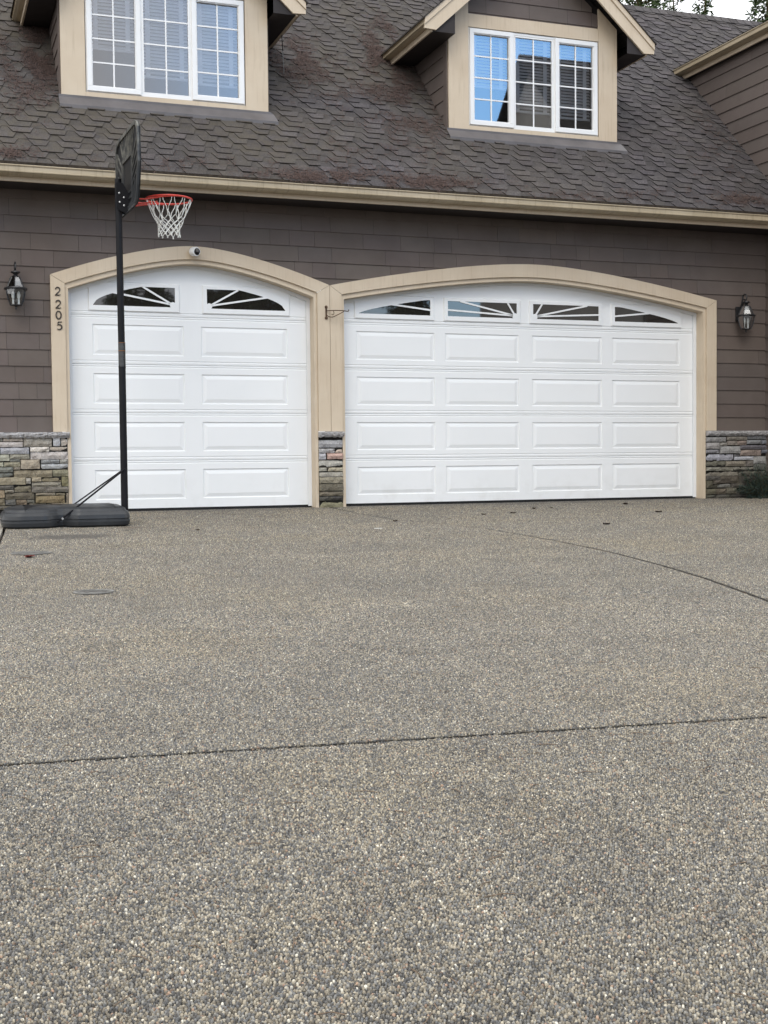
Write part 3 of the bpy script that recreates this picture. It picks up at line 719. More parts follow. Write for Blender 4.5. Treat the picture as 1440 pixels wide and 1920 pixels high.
# ------------------------------------------------------------------ main roof
DX = [(1.545, 3.863, -4.572), (6.117, 8.435, 0.)]       # dormer faces
YD = .34
EAVE = -.60; RIDGE = 3.28
def rz(y): return RZ+y
rf = MB()
S2 = math.sqrt(.5); nrm = Vector((0, -S2, S2))
def rp(x, s, h): # s = distance up the slope from the eave, h = lift off the deck
    y = EAVE+s*S2; return (x, y-S2*h, rz(y)+S2*h)
EXPO = .113
NR = int((RIDGE-EAVE)/S2/EXPO)+1
rr = random.Random(21)
def holes(s):
    y = EAVE+s*S2
    return [(a+.04, b-.04) for a, b, _ in DX] if .40 < y < 1.75 else []
for k in range(NR):
    s0, s1 = k*EXPO, (k+1)*EXPO
    xs0, xs1 = -1.4, 13.2
    iv = [(xs0, xs1)]
    for a, b in holes((s0+s1)/2):
        iv = [q for (p, r) in iv for q in ((p, min(r, a)), (max(p, b), r)) if q[1]-q[0] > .01]
    for a, b in iv:
        n = max(1, int((b-a)/.33)); 
        for i in range(n):
            p, q = a+(b-a)*i/n, a+(b-a)*(i+1)/n; tone = rr.uniform(.72, 1.0)
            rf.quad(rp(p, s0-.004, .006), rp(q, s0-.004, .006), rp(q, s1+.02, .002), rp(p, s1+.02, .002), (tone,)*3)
            rf.quad(rp(p, s0-.004, .0), rp(q, s0-.004, .0), rp(q, s0-.004, .006), rp(p, s0-.004, .006), (tone*.35,)*3)  # front edge of the row darkened in colour as a shadow line
    x = xs0-(k*.178+rr.uniform(-.03, .03)) % .33
    while x < xs1:
        w = rr.uniform(.205, .285); gap = rr.uniform(.05, .12)
        xa, xb = x, x+w; x += w+gap
        ym = EAVE+s0*S2
        if any(a-.0 < (xa+xb)/2 < b+.0 for a, b in holes((s0+s1)/2)): continue
        if any(a < xb and xa < b for a, b in holes((s0+s1)/2)):
            for a, b in holes((s0+s1)/2):
                if xa < a < xb: xb = a
                if xa < b < xb: xa = b
            if xb-xa < .06: continue
        sl = .050*rr.uniform(.8, 1.15); tone = rr.uniform(.86, 1.18); tt = (tone, tone*rr.uniform(.97, 1.0), tone*rr.uniform(.95, 1.03))
        h = rr.uniform(.016, .021); lo = s0-.004+rr.uniform(-.003, .003); hi = s1-.004
        A_, B_, C_, D_ = rp(xa+sl, lo, h), rp(xb-sl*.8, lo, h), rp(xb, hi, .0085), rp(xa, hi, .0085)
        rf.quad(A_, B_, C_, D_, tt)
        A2, B2, C2, D2 = rp(xa+sl, lo, .003), rp(xb-sl*.8, lo, .003), rp(xb, hi, .003), rp(xa, hi, .003)
        dk = tuple(q*.30 for q in tt)  # tab edges coloured darker to paint the shadow lines below the tabs
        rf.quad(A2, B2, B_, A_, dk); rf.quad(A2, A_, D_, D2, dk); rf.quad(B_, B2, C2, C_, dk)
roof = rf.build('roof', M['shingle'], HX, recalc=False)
# deck and back slope
dk = MB()
def deck(x0, x1, y0, y1): dk.quad((x0, y0, rz(y0)-.004), (x1, y0, rz(y0)-.004), (x1, y1, rz(y1)-.004), (x0, y1, rz(y1)-.004))
deck(-1.4, 13.2, EAVE-.01, .40)
prev = -1.4
for a, b, _ in DX: deck(prev, a+.04, .40, 1.75); prev = b-.04
deck(prev, 13.2, .40, 1.75); deck(-1.4, 13.2, 1.75, RIDGE)
dk.quad((-1.4, RIDGE, rz(RIDGE)-.004), (13.2, RIDGE, rz(RIDGE)-.004), (13.2, 7.2, rz(RIDGE)-3.93), (-1.4, 7.2, rz(RIDGE)-3.93))
dk.build('roof_deck', M['siding_dark'], roof, recalc=False)
rc = MB(); x = -1.4
while x < 13.2:
    tone = rr.uniform(.8, 1.25); w = .15
    zt = rz(RIDGE); a, b = x, x+.30
    for sy in (-1, 1):
        rc.quad((a, RIDGE, zt+.034), (b, RIDGE, zt+.020), (b, RIDGE+sy*.11, zt-.09), (a, RIDGE+sy*.11, zt-.076), (tone,)*3)
    rc.quad((a, RIDGE, zt+.034), (a, RIDGE-.11, zt-.076), (a, RIDGE-.11, zt-.10), (a, RIDGE, zt+.010), (tone*.4,)*3)
    x += .143
rc.build('ridge_cap', M['shingle'], roof, recalc=False)

# gutter, fascia, soffit along the main eave
GP = [(-.640, 3.550), (-.646, 3.544), (-.640, 3.534), (-.633, 3.534), (-.633, 3.490), (-.642, 3.485), (-.640, 3.476), (-.618, 3.469), (-.596, 3.459), (-.560, 3.455), (-.500, 3.455)]
def gutter(mb, x0, x1, prof, place):
    for (a, b), (c_, d_) in zip(prof[:-1], prof[1:]):
        mb.quad(place(x0, a, b), place(x1, a, b), place(x1, c_, d_), place(x0, c_, d_))
    for x in (x0, x1):
        mb.add([place(x, a, b) for a, b in prof]+[place(x, -.5, 3.54)], [tuple(range(len(prof)+1))])
gm = MB(); gutter(gm, -1.4, 10.46, GP, lambda x, a, b: (x, a, b))
go = gm.build('gutter', M['gutter'], HX)
gd = MB(); gd.quad((-1.4, -.632, 3.526), (10.46, -.632, 3.526), (10.46, -.5, 3.53), (-1.4, -.5, 3.53)); gd.box(-1.4, 10.46, -.614, -.600, 3.545, 3.586); gd.build('gutter_shade', M['soil'], go)  # dark lid and eave strip in soil colour paint the shadow behind the rim
fb = MB(); fb.box(-1.4, 10.46, -.498, -.470, 3.412, 3.60); fb.build('fascia', M['trim'], HX)
sf = MB(); sf.box(-1.4, 10.46, -.469, .02, 3.430, 3.445); sf.build('soffit', M['soffit'], HX)

# ------------------------------------------------------------------ dormers
FB, WB, WT, TT = 4.480, 4.607, 5.783, 5.945     # face bottom, window bottom/top, top of head trim
GS = .90                                         # dormer roof pitch
CXD = 7.262; HW = 1.557; ET = 5.745              # centre, half width at the rake tails, eave top
RKY = .05
def dormer(fx0, fx1, dx):
    cx = CXD+dx
    def rooft(x): return ET+(HW-abs(x-cx))*GS
    w = MB(); ins = .006
    # front gable siding above the head trim, and cheeks
    def put_gable(mb, a, b, z0, z1, zc, cc, dy):
        def lim(x): return rooft(x)-.20
        n = max(1, int((b-a)/.06)); xs_ = [a+(b-a)*i/n for i in range(n+1)]
        y0 = YD-.013
        for i in range(n):
            t0, t1 = min(z1, lim(xs_[i])), min(z1, lim(xs_[i+1]))
            if t0 <= z0 or t1 <= z0: continue
            Y = lambda z: y0+(z-zc)/PH*.011
            mb.quad((xs_[i], Y(z0), z0), (xs_[i+1], Y(z0), z0), (xs_[i+1], Y(t1), t1), (xs_[i], Y(t0), t0), cc)
            mb.quad((xs_[i], Y(z0), z0), (xs_[i], YD, z0), (xs_[i+1], YD, z0), (xs_[i+1], Y(z0), z0), cc)
    courses(w, fx0+.26, fx1-.26, TT-.02, 6.9, put_gable, seed=int(30+dx))
    w.add([(fx0, YD+.004, FB), (fx1, YD+.004, FB), (fx1, YD+.004, rooft(fx1)-.12), (cx, YD+.004, rooft(cx)-.12), (fx0, YD+.004, rooft(fx0)-.12)], [], None)
    def put_cheek(side):
        X = fx0 if side < 0 else fx1
        def put(mb, a, b, z0, z1, zc, cc, dy):
            # a..b is y here; the cheek stops at the roof plane y = z - RZ
            xo = X+side*.012
            def xx(z): return X+side*(.014-(z-zc)/PH*.011)
            e0, e1 = min(b, z0-RZ+.02), min(b, z1-RZ+.02)
            if e1 <= a: return
            e0 = max(e0, a)
            mb.quad((xx(z0), a, z0), (xx(z0), e0, z0), (xx(z1), e1, z1), (xx(z1), a, z1), cc)
            if e0 > a: mb.quad((xx(z0), a, z0), (xx(z0), e0, z0), (X, e0, z0), (X, a, z0), cc)
        return put
    dm = w.build('dormer', M['siding'], HX, recalc=False)
    for side in (-1, 1):
        ckm = MB(); courses(ckm, YD+.11, 2.2, FB, 5.78, put_cheek(side), dens=3., seed=int(50+dx+side)); ckm.build('cheek', M['siding'], dm, recalc=False)
    sh = MB()
    for X in (fx0, fx1):
        sh.add([(X, YD+.02, FB), (X, YD+.02, 5.80), (X, 1.70, 5.80), (X, .33, FB+.02)], [(0, 1, 2, 3)])
    # sheathing of the front, with the window hole left open
    wx0, wx1 = fx0+.270, fx1-.270
    for a, b in ((fx0, wx0), (wx1, fx1)):
        sh.quad((a, YD+.004, FB), (b, YD+.004, FB), (b, YD+.004, 5.80), (a, YD+.004, 5.80))
    sh.quad((wx0, YD+.004, FB), (wx1, YD+.004, FB), (wx1, YD+.004, WB), (wx0, YD+.004, WB))
    sh.add([(fx0, YD+.004, 5.80), (fx1, YD+.004, 5.80), (fx1, YD+.004, rooft(fx1)-.12), (cx, YD+.004, rooft(cx)-.12), (fx0, YD+.004, rooft(fx0)-.12)], [(0, 1, 2, 3, 4)])
    sh.build('dormer_sheathing', M['siding_dark'], dm, recalc=False)
    def bd(x0, x1, z0, z1, z1b=None, y=YD-.030, nm='corner_board'):
        tr = MB(); tr.prism([(x0, y, z0), (x1, y, z0), (x1, y, z1 if z1b is None else z1b), (x0, y, z1)], (0, YD-y+.002, 0))
        tr.build(nm, M['trim'], dm)
    bd(fx0, fx0+.262, FB, rooft(fx0)-.13, rooft(fx0+.262)-.13)
    bd(fx1-.262, fx1, FB, rooft(fx1-.262)-.13, rooft(fx1)-.13)
    bd(fx0+.264, fx1-.264, FB, WB-.006, y=YD-.028, nm='sill_board'); bd(fx0+.264, fx1-.264, WT+.006, TT, y=YD-.028, nm='head_board')
    # returns of the corners on the cheeks, painted like the siding
    for X0, X1 in ((fx0-.018, fx0-.0005), (fx1+.0005, fx1+.018)):
        tr = MB(); tr.box(X0, X1, YD+.003, YD+.105, FB+.02, 5.62, (1, 1, 1)); tr.build('cheek_board', M['siding'], dm)
    # rake boards
    for sgn in (-1, 1):
        rk = MB(); tail = cx+sgn*HW
        def pt(x, dz): return (x, RKY, rooft(x)+dz)
        xin = tail-sgn*.145
        rk.prism([(tail, RKY, rooft(tail)-.128), (xin, RKY, rooft(tail)-.135), (cx, RKY, rooft(cx)-.262), (cx, RKY, rooft(cx)-.085), (tail, RKY, rooft(tail)-.085)], (0, .028, 0))
        rk.prism([(tail, RKY-.016, rooft(tail)-.082), (cx, RKY-.016, rooft(cx)-.082), (cx, RKY-.016, rooft(cx)-.004), (tail, RKY-.016, rooft(tail)-.004)], (0, .044, 0))
        rk.build('rake_board', M['trim'], dm)
    # roof slopes (shingled) and dark soffit below
    ro = MB(); yb = 3.0
    for sgn in (-1, 1):
        tail = cx+sgn*(HW+.02)
        n = 12
        for i in range(n):
            xa = tail+(cx-tail)*i/n; xb = tail+(cx-tail)*(i+1)/n; tone = random.uniform(.75, 1.1)
            ro.quad((xa, RKY-.03, rooft(xa)+.016), (xa, yb, rooft(xa)+.016), (xb, yb, rooft(xb)+.006), (xb, RKY-.03, rooft(xb)+.006), (tone,)*3)
            ro.quad((xa, RKY-.03, rooft(xa)-.002), (xa, yb, rooft(xa)-.002), (xa, yb, rooft(xa)+.016), (xa, RKY-.03, rooft(xa)+.016), (.5,)*3)
            ro.quad((xa, RKY-.03, rooft(xa)-.003), (xb, RKY-.03, rooft(xb)-.003), (xb, RKY-.03, rooft(xb)+.006), (xa, RKY-.03, rooft(xa)+.016), (.6,)*3)
    ro.build('dormer_roof', M['shingle'], dm, recalc=False)
    for sgn in (-1, 1):
        so = MB(); tail = cx+sgn*(HW-.08)
        fx = fx0-.012 if sgn < 0 else fx1+.012
        xin = tail-sgn*.03
        # boxed eave return along the cheek, and the sloping underside of the rake overhang
        so.quad((xin, RKY+.03, 5.60), (fx, RKY+.03, 5.60+.0), (fx, 2.0, 5.60), (xin, 2.0, 5.60))
        so.quad((xin, RKY+.028, rooft(xin)-.02), (cx, RKY+.028, rooft(cx)-.02), (cx, YD+.0, rooft(cx)-.02), (xin, YD+.0, rooft(xin)-.02))
        so.add([(xin, RKY+.031, 5.60), (fx, RKY+.031, 5.60), (fx, RKY+.031, rooft(fx)-.03), (xin, RKY+.031, rooft(xin)-.03)], [(0, 1, 2, 3)])
        so.build('dormer_soffit', M['soffit'], dm, recalc=False)
    # side gutters on the eaves
    sc_ = .80
    for sgn in (-1, 1):
        gu = MB()
        tail = cx+sgn*HW
        pr = [((a+.640)*sc_, (b-3.572)*sc_) for a, b in GP]
        def place(y, a, b): return (tail+sgn*(.0)-sgn*a, y, ET+.008+b)
        yend = 1.72
        for (a, b), (c_, d_) in zip(pr[:-1], pr[1:]):
            gu.quad(place(RKY+.03, a, b), place(yend, a, b), place(yend, c_, d_), place(RKY+.03, c_, d_))
        for yy in (RKY+.03,):
            gu.add([place(yy, a, b) for a, b in pr]+[place(yy, .11, -.02)], [tuple(range(len(pr)+1))])
        gu.build('dormer_gutter', M['gutter'], dm)
        fa = MB(); xo = tail-sgn*.088; fa.box(min(xo, xo-sgn*.022), max(xo, xo-sgn*.022), RKY+.032, 1.75, 5.594, ET-.02); fa.build('dormer_fascia', M['trim'], dm)
    fl = MB()
    ya = YD-.035
    fl.add([(fx0-.03, ya, rz(ya)+.05), (fx1+.06, ya, rz(ya)+.05), (fx1+.09, ya-.10, rz(ya-.10)+.046), (fx0-.03, ya-.10, rz(ya-.10)+.046),
            (fx0-.03, ya, rz(ya)+.075), (fx1+.02, ya, rz(ya)+.075), (fx1+.09, ya-.10, rz(ya-.10)+.008), (fx0-.03, ya-.10, rz(ya-.10)+.008)],
           [(3, 2, 1, 0), (0, 1, 5, 4), (7, 6, 2, 3)])
    fl.build('flashing', M['flash'], dm, recalc=False)
    # dark room behind the window
    rm = MB(); a, b = fx0+.05, fx1-.05; yb_ = 1.72
    rm.quad((a, YD+.02, 4.46), (b, YD+.02, 4.46), (b, yb_, 4.46), (a, yb_, 4.46)); rm.quad((a, YD+.02, 5.82), (a, yb_, 5.82), (b, yb_, 5.82), (b, YD+.02, 5.82))
    rm.quad((a, yb_, 4.46), (b, yb_, 4.46), (b, yb_, 5.82), (a, yb_, 5.82))
    for X in (a, b): rm.quad((X, YD+.02, 4.46), (X, yb_, 4.46), (X, yb_, 5.82), (X, YD+.02, 5.82))
    rm.build('room_wall', M['room'], dm, recalc=False)
    # window: vinyl frame, two casements and a fixed middle light
    x0, x1 = 6.388+dx, 8.166+dx
    f = MB()
    yf = YD-.012
    def framerect(mb, a, b, c_, d_, wd, y0, y1, chamf=.0):
        mb.box(a, b, y0, y1, c_, c_+wd); mb.box(a, b, y0, y1, d_-wd, d_); mb.box(a, a+wd, y0, y1, c_+wd, d_-wd); mb.box(b-wd, b, y0, y1, c_+wd, d_-wd)
    framerect(f, x0, x1, WB, WT, .030, yf, YD+.07)
    m1, m2 = 6.990+dx, 7.556+dx
    f.box(m1-.012, m1+.012, yf, YD+.07, WB+.03, WT-.03); f.box(m2-.012, m2+.012, yf, YD+.07, WB+.03, WT-.03)
    win = f.build('window', M['vinyl'], HX, bevel=.003)
    lights = [(x0+.010, m1-.004, True), (m1+.012, m2-.012, False), (m2+.004, x1-.010, True)]
    bb = [5.115, 4.850, 4.830]
    for i, (a, b, case) in enumerate(lights):
        z0, z1 = (WB+.010, WT-.010) if case else (WB+.03, WT-.03)
        if case:
            s_ = MB(); framerect(s_, a, b, z0, z1, .052, yf-.022, YD+.03); framerect(s_, a+.052, b-.052, z0+.052, z1-.052, .010, yf-.012, YD+.03)
            s_.build('sash', M['vinyl'], win, bevel=.003); a2, b2, c2, d2 = a+.061, b-.061, z0+.061, z1-.061; yg = YD+.004
        else:
            s_ = MB(); framerect(s_, a, b, z0, z1, .022, yf+.004, YD+.03); s_.build('sash', M['vinyl'], win, bevel=.003); a2, b2, c2, d2 = a+.021, b-.021, z0+.021, z1-.021; yg = YD+.010
        p_ = MB(); p_.quad((a2, yg, c2), (b2, yg, c2), (b2, yg, d2), (a2, yg, d2)); p_.build('pane', M['glass'], win, recalc=False)
        gr = MB(); cxm = (a2+b2)/2; gw = .0165
        gr.box(cxm-gw/2, cxm+gw/2, yg-.007, yg-.001, c2, d2)
        for q in range(1, 4):
            z = c2+(d2-c2)*q/4; gr.box(a2, b2, yg-.0065, yg-.0015, z-gw/2, z+gw/2)
        gr.build('muntin', M['vinyl'], win)
        bl = MB(); yb2 = YD+.075 if not case else YD+.105
        zz = d2+.01
        while zz > bb[i]+.03:
            bl.quad((a2-.02, yb2-.012, zz-.018), (b2+.02, yb2-.012, zz-.018), (b2+.02, yb2+.012, zz+.017), (a2-.02, yb2+.012, zz+.017)); zz -= .038
        bl.box(a2-.02, b2+.02, yb2-.018, yb2+.014, bb[i]-.012, bb[i]+.014)
        for q in (.11, .87):
            xx = a2+(b2-a2)*q; bl.quad((xx-.026, yb2-.021, bb[i]), (xx+.026, yb2-.021, bb[i]), (xx+.026, yb2-.021, d2+.02), (xx-.026, yb2-.021, d2+.02))
        bl.build('blind', M['blind'], win, recalc=False)
for a, b, dx in DX: dormer(a, b, dx)

# ------------------------------------------------------------------ projecting wing on the right
WX = 10.47
wm = MB(); WZ = 5.606-PH*round((5.606-Z0)/PH)-Z0 if False else 0
def put_wing(mb, a, b, z0, z1, zc, cc, dy):
    def xx(z): return WX-.017+(z-zc)/PH*.013
    e0 = min(b, max(z0-RZ+.02, .0) if z0 > 3.5 else 0.); e1 = min(b, max(z1-RZ+.02, .0) if z0 > 3.5 else 0.)
    if e1 <= a: return
    e0 = max(e0, a)
    mb.quad((xx(z0), a, z0), (xx(z0), e0, z0), (xx(z1), e1, z1), (xx(z1), a, z1), cc)
    mb.quad((xx(z0), a, z0), (xx(z0), e0, z0), (WX, e0, z0), (WX, a, z0), cc)
_z0 = Z0; Z0 = 5.606-PH*20
courses(wm, -2.6, 2.6, .0, 6.06, put_wing, dens=4.5, seed=77); Z0 = _z0
wing = wm.build('wing', M['siding'], HX, recalc=False)
wb = MB()
wb.add([(WX+.004, -2.6, 0), (WX+.004, .0, 0), (WX+.004, .0, 3.6), (WX+.004, 2.0, 6.1), (WX+.004, -2.6, 6.1)], [(0, 1, 2, 3, 4)])
wb.quad((WX, -2.6, 0), (16.5, -2.6, 0), (16.5, -2.6, 6.1), (WX, -2.6, 6.1)); wb.add([(WX, -2.6, 6.1), (16.5, -2.6, 6.1), (13.485, -2.6, 6.7)], [(0, 1, 2)])
wb.build('wing_sheathing', M['siding_dark'], wing, recalc=False)
GX = 10.275; GT = 6.100
wg = MB(); pr = [((a+.640)*1.0, (b-3.572)*1.0) for a, b in GP]
def placew(y, a, b): return (GX+a, y, GT+b)
for (a, b), (c_, d_) in zip(pr[:-1], pr[1:]): wg.quad(placew(-2.9, a, b), placew(1.93, a, b), placew(1.93, c_, d_), placew(-2.9, c_, d_))
wg.add([placew(1.93, a, b) for a, b in pr]+[placew(1.93, .14, -.02)], [tuple(range(len(pr)+1))])
wg.build('wing_gutter', M['gutter'], wing)
ws = MB()
ws.quad((GX+.12, -2.9, GT-.165), (WX, -2.9, GT-.165), (WX, 2.0, GT-.165), (GX+.12, 2.0, GT-.165)); ws.build('wing_soffit', M['soffit'], wing, recalc=False)
wf = MB(); wf.box(GX+.10, GX+.122, -2.9, 1.95, GT-.172, GT-.02); wf.build('wing_fascia', M['trim'], wing)
wr = MB()
for i in range(20):
    s0, s1 = i/20, (i+1)/20; xa, xb = GX+.03+3.18*s0, GX+.03+3.18*s1
    wr.quad((xa, -2.95, GT+.0+(xa-GX)*.2), (xa, 5, GT+(xa-GX)*.2), (xb, 5, GT-.008+(xb-GX)*.2), (xb, -2.95, GT-.008+(xb-GX)*.2), (random.uniform(.8, 1.1),)*3)
wr.quad((13.485, -2.95, GT+.64), (13.485, 5, GT+.64), (16.7, 5, GT), (16.7, -2.95, GT), (.9,)*3)
wr.build('wing_roof', M['shingle'], wing, recalc=False)

# ------------------------------------------------------------------ needle litter on the roof
nl = MB(); rr = random.Random(4)
def litter(u0, v0, u1, v1, n, spread=1.):
    for _ in range(int(n*1.7)):
        u = rr.gauss((u0+u1)/2, abs(u1-u0)/3.2); v = rr.gauss((v0+v1)/2, abs(v1-v0)/3.2)
        p = atroof(u, v)
        if p[1] < EAVE: continue
        if any(a-.02 < p[0] < b+.02 and p[1] > YD-.1 for a, b, _ in DX): continue
        if noise.noise(Vector((p[0]*4, p[1]*4, 7))) < -.12: continue
        for _k in range(rr.randint(2, 5)):
            a = rr.random()*6.283; l = rr.uniform(.012, .034); w = rr.uniform(.002, .005); h = rr.uniform(.014, .034)
            q = Vector((p[0]+rr.gauss(0, .03), p[1]+rr.gauss(0, .02), 0)); q.z = rz(q.y)
            o = q+nrm*h; d1 = Vector((math.cos(a), math.sin(a)*S2, math.sin(a)*S2)); d2 = Vector((-math.sin(a), math.cos(a)*S2, math.cos(a)*S2))
            e = nrm*rr.uniform(-.012, .012)
            nl.quad(o-d1*l-e, o-d2*w, o+d1*l+e, o+d2*w)
for z in ((20, 20, 110, 150, 700), (0, 60, 70, 200, 350), (60, 60, 110, 190, 260), (510, 80, 590, 150, 520), (575, 110, 640, 180, 160), (680, 60, 730, 130, 420), (700, 110, 800, 230, 620), (640, 140, 760, 200, 160), (740, 200, 850, 280, 220),
          (500, 322, 700, 345, 420), (700, 335, 880, 358, 420), (560, 220, 860, 340, 200), (0, 280, 60, 296, 90), (1300, 180, 1400, 330, 160), (1340, 368, 1440, 388, 160), (700, 20, 780, 70, 260), (60, 20, 100, 60, 200), (900, 355, 1330, 380, 160), (80, 296, 420, 322, 100)):
    litter(*z)
tag(nl.build('needle_litter', M['litter'], recalc=False), 'reddish brown dry needles lying on the shingle roof', 'needles', kind='stuff')

# cable hanging from the eave of the left dormer
cb = MB(); p0 = aty(527, 26, .52); p1 = atroof(529, 100); p2 = atroof(532, 144)
cb.tube([p0, (p0[0]+.0, p0[1]+.02, (p0[2]+p1[2])/2), (p1[0], p1[1]-.03, p1[2]+.03), (p2[0], p2[1]-.01, p2[2]+.03)], .006, 6)
tag(cb.build('cable', M['iron']), 'thin dark cable hanging down from the left dormer eave onto the shingles', 'cable')

# ------------------------------------------------------------------ house number
def stroke_obj(name, strokes, cx, cz, h, label):
    mb = MB(); y = -.0545
    for st in strokes:
        N = len(st)
        for i in range(N-1):
            (x0, z0, w0), (x1, z1, w1) = st[i], st[i+1]
            d = Vector((x1-x0, 0, z1-z0)); L = d.length
            if L < 1e-6: continue
            def nn(k):
                a = Vector(st[max(k-1, 0)][:2]); b = Vector(st[min(k+1, N-1)][:2]); e = (b-a).normalized(); return Vector((-e.y, e.x))
            n0, n1 = nn(i), nn(i+1)
            P = [(x0+n0.x*w0, z0+n0.y*w0), (x0-n0.x*w0, z0-n0.y*w0), (x1-n1.x*w1, z1-n1.y*w1), (x1+n1.x*w1, z1+n1.y*w1)]
            mb.prism([(cx+a*h, y, cz+b*h) for a, b in P], (0, .0065, 0))
    o = mb.build(name, M['digit']); tag(o, label, 'house number', 'house number digits')
def arc(cx, cz, rx, rz_, a0, a1, n, w0, w1):
    return [(cx+rx*math.cos(R_(a0+(a1-a0)*i/n)), cz+rz_*math.sin(R_(a0+(a1-a0)*i/n)), w0+(w1-w0)*abs(math.sin(math.pi*i/n))) for i in range(n+1)]
two = [arc(0, .22, .26, .27, 175, -40, 14, .045, .085)+[(-.02, -.18, .07), (-.28, -.44, .05)], [(-.31, -.44, .06), (-.1, -.42, .065), (.12, -.45, .065), (.33, -.36, .035)]]
zero = [arc(0, 0, .29, .46, 90, 450, 28, .055, .085)]
five = [[(.28, .47, .055), (-.14, .45, .06)], [(-.15, .48, .05), (-.19, .06, .05)], arc(-.03, -.14, .30, .30, 140, -140, 16, .045, .085)]
for st, u, v, ttl in ((two, 108, 546.6, 'dark metal digit 2, topmost of the house number'), (two, 109, 571, 'dark metal digit 2, second from the top of the house number'),
                      (zero, 109.8, 590.6, 'dark metal digit 0, third from the top of the house number'), (five, 111.5, 611, 'dark metal digit 5, lowest of the house number')):
    p = aty(u, v, -.05); stroke_obj('house_digit', st, p[0], p[2], .089, ttl)

# ------------------------------------------------------------------ lanterns
def lantern(u, v, label, yaw):
    # (u, v) = the widest ring in the photo
    p = aty(u, v, -.17); x, z = p[0], p[2]; y = -.17
    L = empty('wall_lantern', (x, -.02, z)); tag(L, label, 'wall lamp', 'wall lanterns beside the garage doors')
    b = MB(); b.box(x-.055, x+.055, -.040, -.014, z-.06, z+.13)
    b.build('backplate', M['iron'], L, bevel=.006)
    a = MB(); cx_, cz_ = x, z+.205
    pts = [(x, -.035, z+.09), (x, -.075, z+.16), (x, -.095, z+.22), (x, -.10, z+.27)]
    a.tube(pts, .010, 8)
    sp = [(x, -.035, z+.10)]
    for i in range(15):
        t_ = i/14; ang = R_(200-300*t_); r = .055*(1-.55*t_)
        sp.append((x, -.135+r*math.cos(ang)*.9, z+.235+r*math.sin(ang)))
    a.tube(sp, .0085, 8); a.tube([(x, -.16, z+.205), (x, -.165, z+.18)], .008, 8)
    a.build('scroll_arm', M['iron'], L, smooth=True)
    c = MB(); c.lathe((x, y, z), [(.012, .185), (.046, .178), (.050, .168), (.030, .158), (.018, .145), (.030, .132), (.046, .126)], 20); c.build('cap', M['iron'], L, smooth=True)
    n = 6; ph = R_(yaw)
    cg = MB()
    def pt(k, r, h): return (x+r*math.cos(ph+2*math.pi*k/n), y+r*math.sin(ph+2*math.pi*k/n), z+h)
    for k in range(n):
        cg.tube([pt(k, .046, .126), pt(k, .072, .07), pt(k, .098, .008)], .0055, 6)
        cg.tube([pt(k, .104, -.008), pt(k, .100, -.06), pt(k, .082, -.125), pt(k, .060, -.172)], .0052, 6)
    cg.lathe((x, y, z), [(.100, -.012), (.116, -.010), (.120, 0), (.116, .010), (.094, .012)], 24); cg.lathe((x, y, z), [(.012, -.178), (.050, -.177), (.064, -.171), (.058, -.165), (.012, -.164)], 20)
    cg.lathe((x, y, z), [(.004, -.215), (.012, -.205), (.010, -.19), (.018, -.178)], 12)
    cg.build('cage', M['iron'], L, smooth=True)
    gl = MB()
    for prof in ([(.044, .122), (.070, .07), (.095, .012)], [(.101, -.012), (.097, -.06), (.079, -.125), (.058, -.168)]):
        for (r0, h0), (r1, h1) in zip(prof[:-1], prof[1:]):
            for k in range(n): gl.quad(pt(k, r0, h0), pt(k+1, r0, h0), pt(k+1, r1, h1), pt(k, r1, h1))
    gl.build('lamp_glass', M['lglass'], L, recalc=False)
    for dx_ in (-.028, .028):
        bu = MB(); bu.lathe((x+dx_, y, z-.12), [(.004, .098), (.012, .082), (.018, .06), (.017, .04), (.010, .016)], 12)
        bu.build('bulb', M['bulb'], L, smooth=True)
        cs = MB(); cs.lathe((x+dx_, y, z-.168), [(.011, 0), (.011, .062)], 10); cs.build('candle_sleeve', M['white'], L, smooth=True)
    sc_ = MB(); sc_.lathe((x, y, z), [(.040, .108), (.056, .07), (.066, .030)], 6, cap=False, ph=ph); sc_.build('inner_shade', M['shade'], L, recalc=False)
lantern(29.5, 541.5, 'black wall lantern left of the single garage door near the house number', 20)
lantern(1399, 592, 'black wall lantern right of the wide garage door', 35)

# ------------------------------------------------------------------ security camera
p = aty(361, 473, -.075); q = aty(364, 470, -.12)
cmx = Vector((p[0], -.05, p[2])); ax = Vector((.42, -.86, -.10)).normalized()
SC_ = empty('security_camera', cmx); tag(SC_, 'small white security camera on the tan arch above the single garage door', 'camera')
b = MB(); b.lathe(cmx+Vector((0, .0, .0)), [(.020, 0), (.030, .012), (.030, .02)], 16, axis=(0, -1, 0)); b.tube([cmx+Vector((0, -.015, 0)), cmx+Vector((0, -.04, 0))], .014, 10); b.build('mount', M['white'], SC_, smooth=True)
b = MB(); o = cmx+Vector((0, -.045, .004))
b.lathe(o-ax*.02, [(.004, -.012), (.030, -.008), (.045, .008), (.050, .03), (.050, .085), (.046, .092), (.040, .093)], 24, axis=ax); b.build('body', M['white'], SC_, smooth=True)
b = MB(); b.lathe(o-ax*.02, [(.0395, .0905), (.039, .0945), (.02, .0965), (.002, .097)], 20, axis=ax); b.build('lens', M['lens'], SC_, smooth=True)

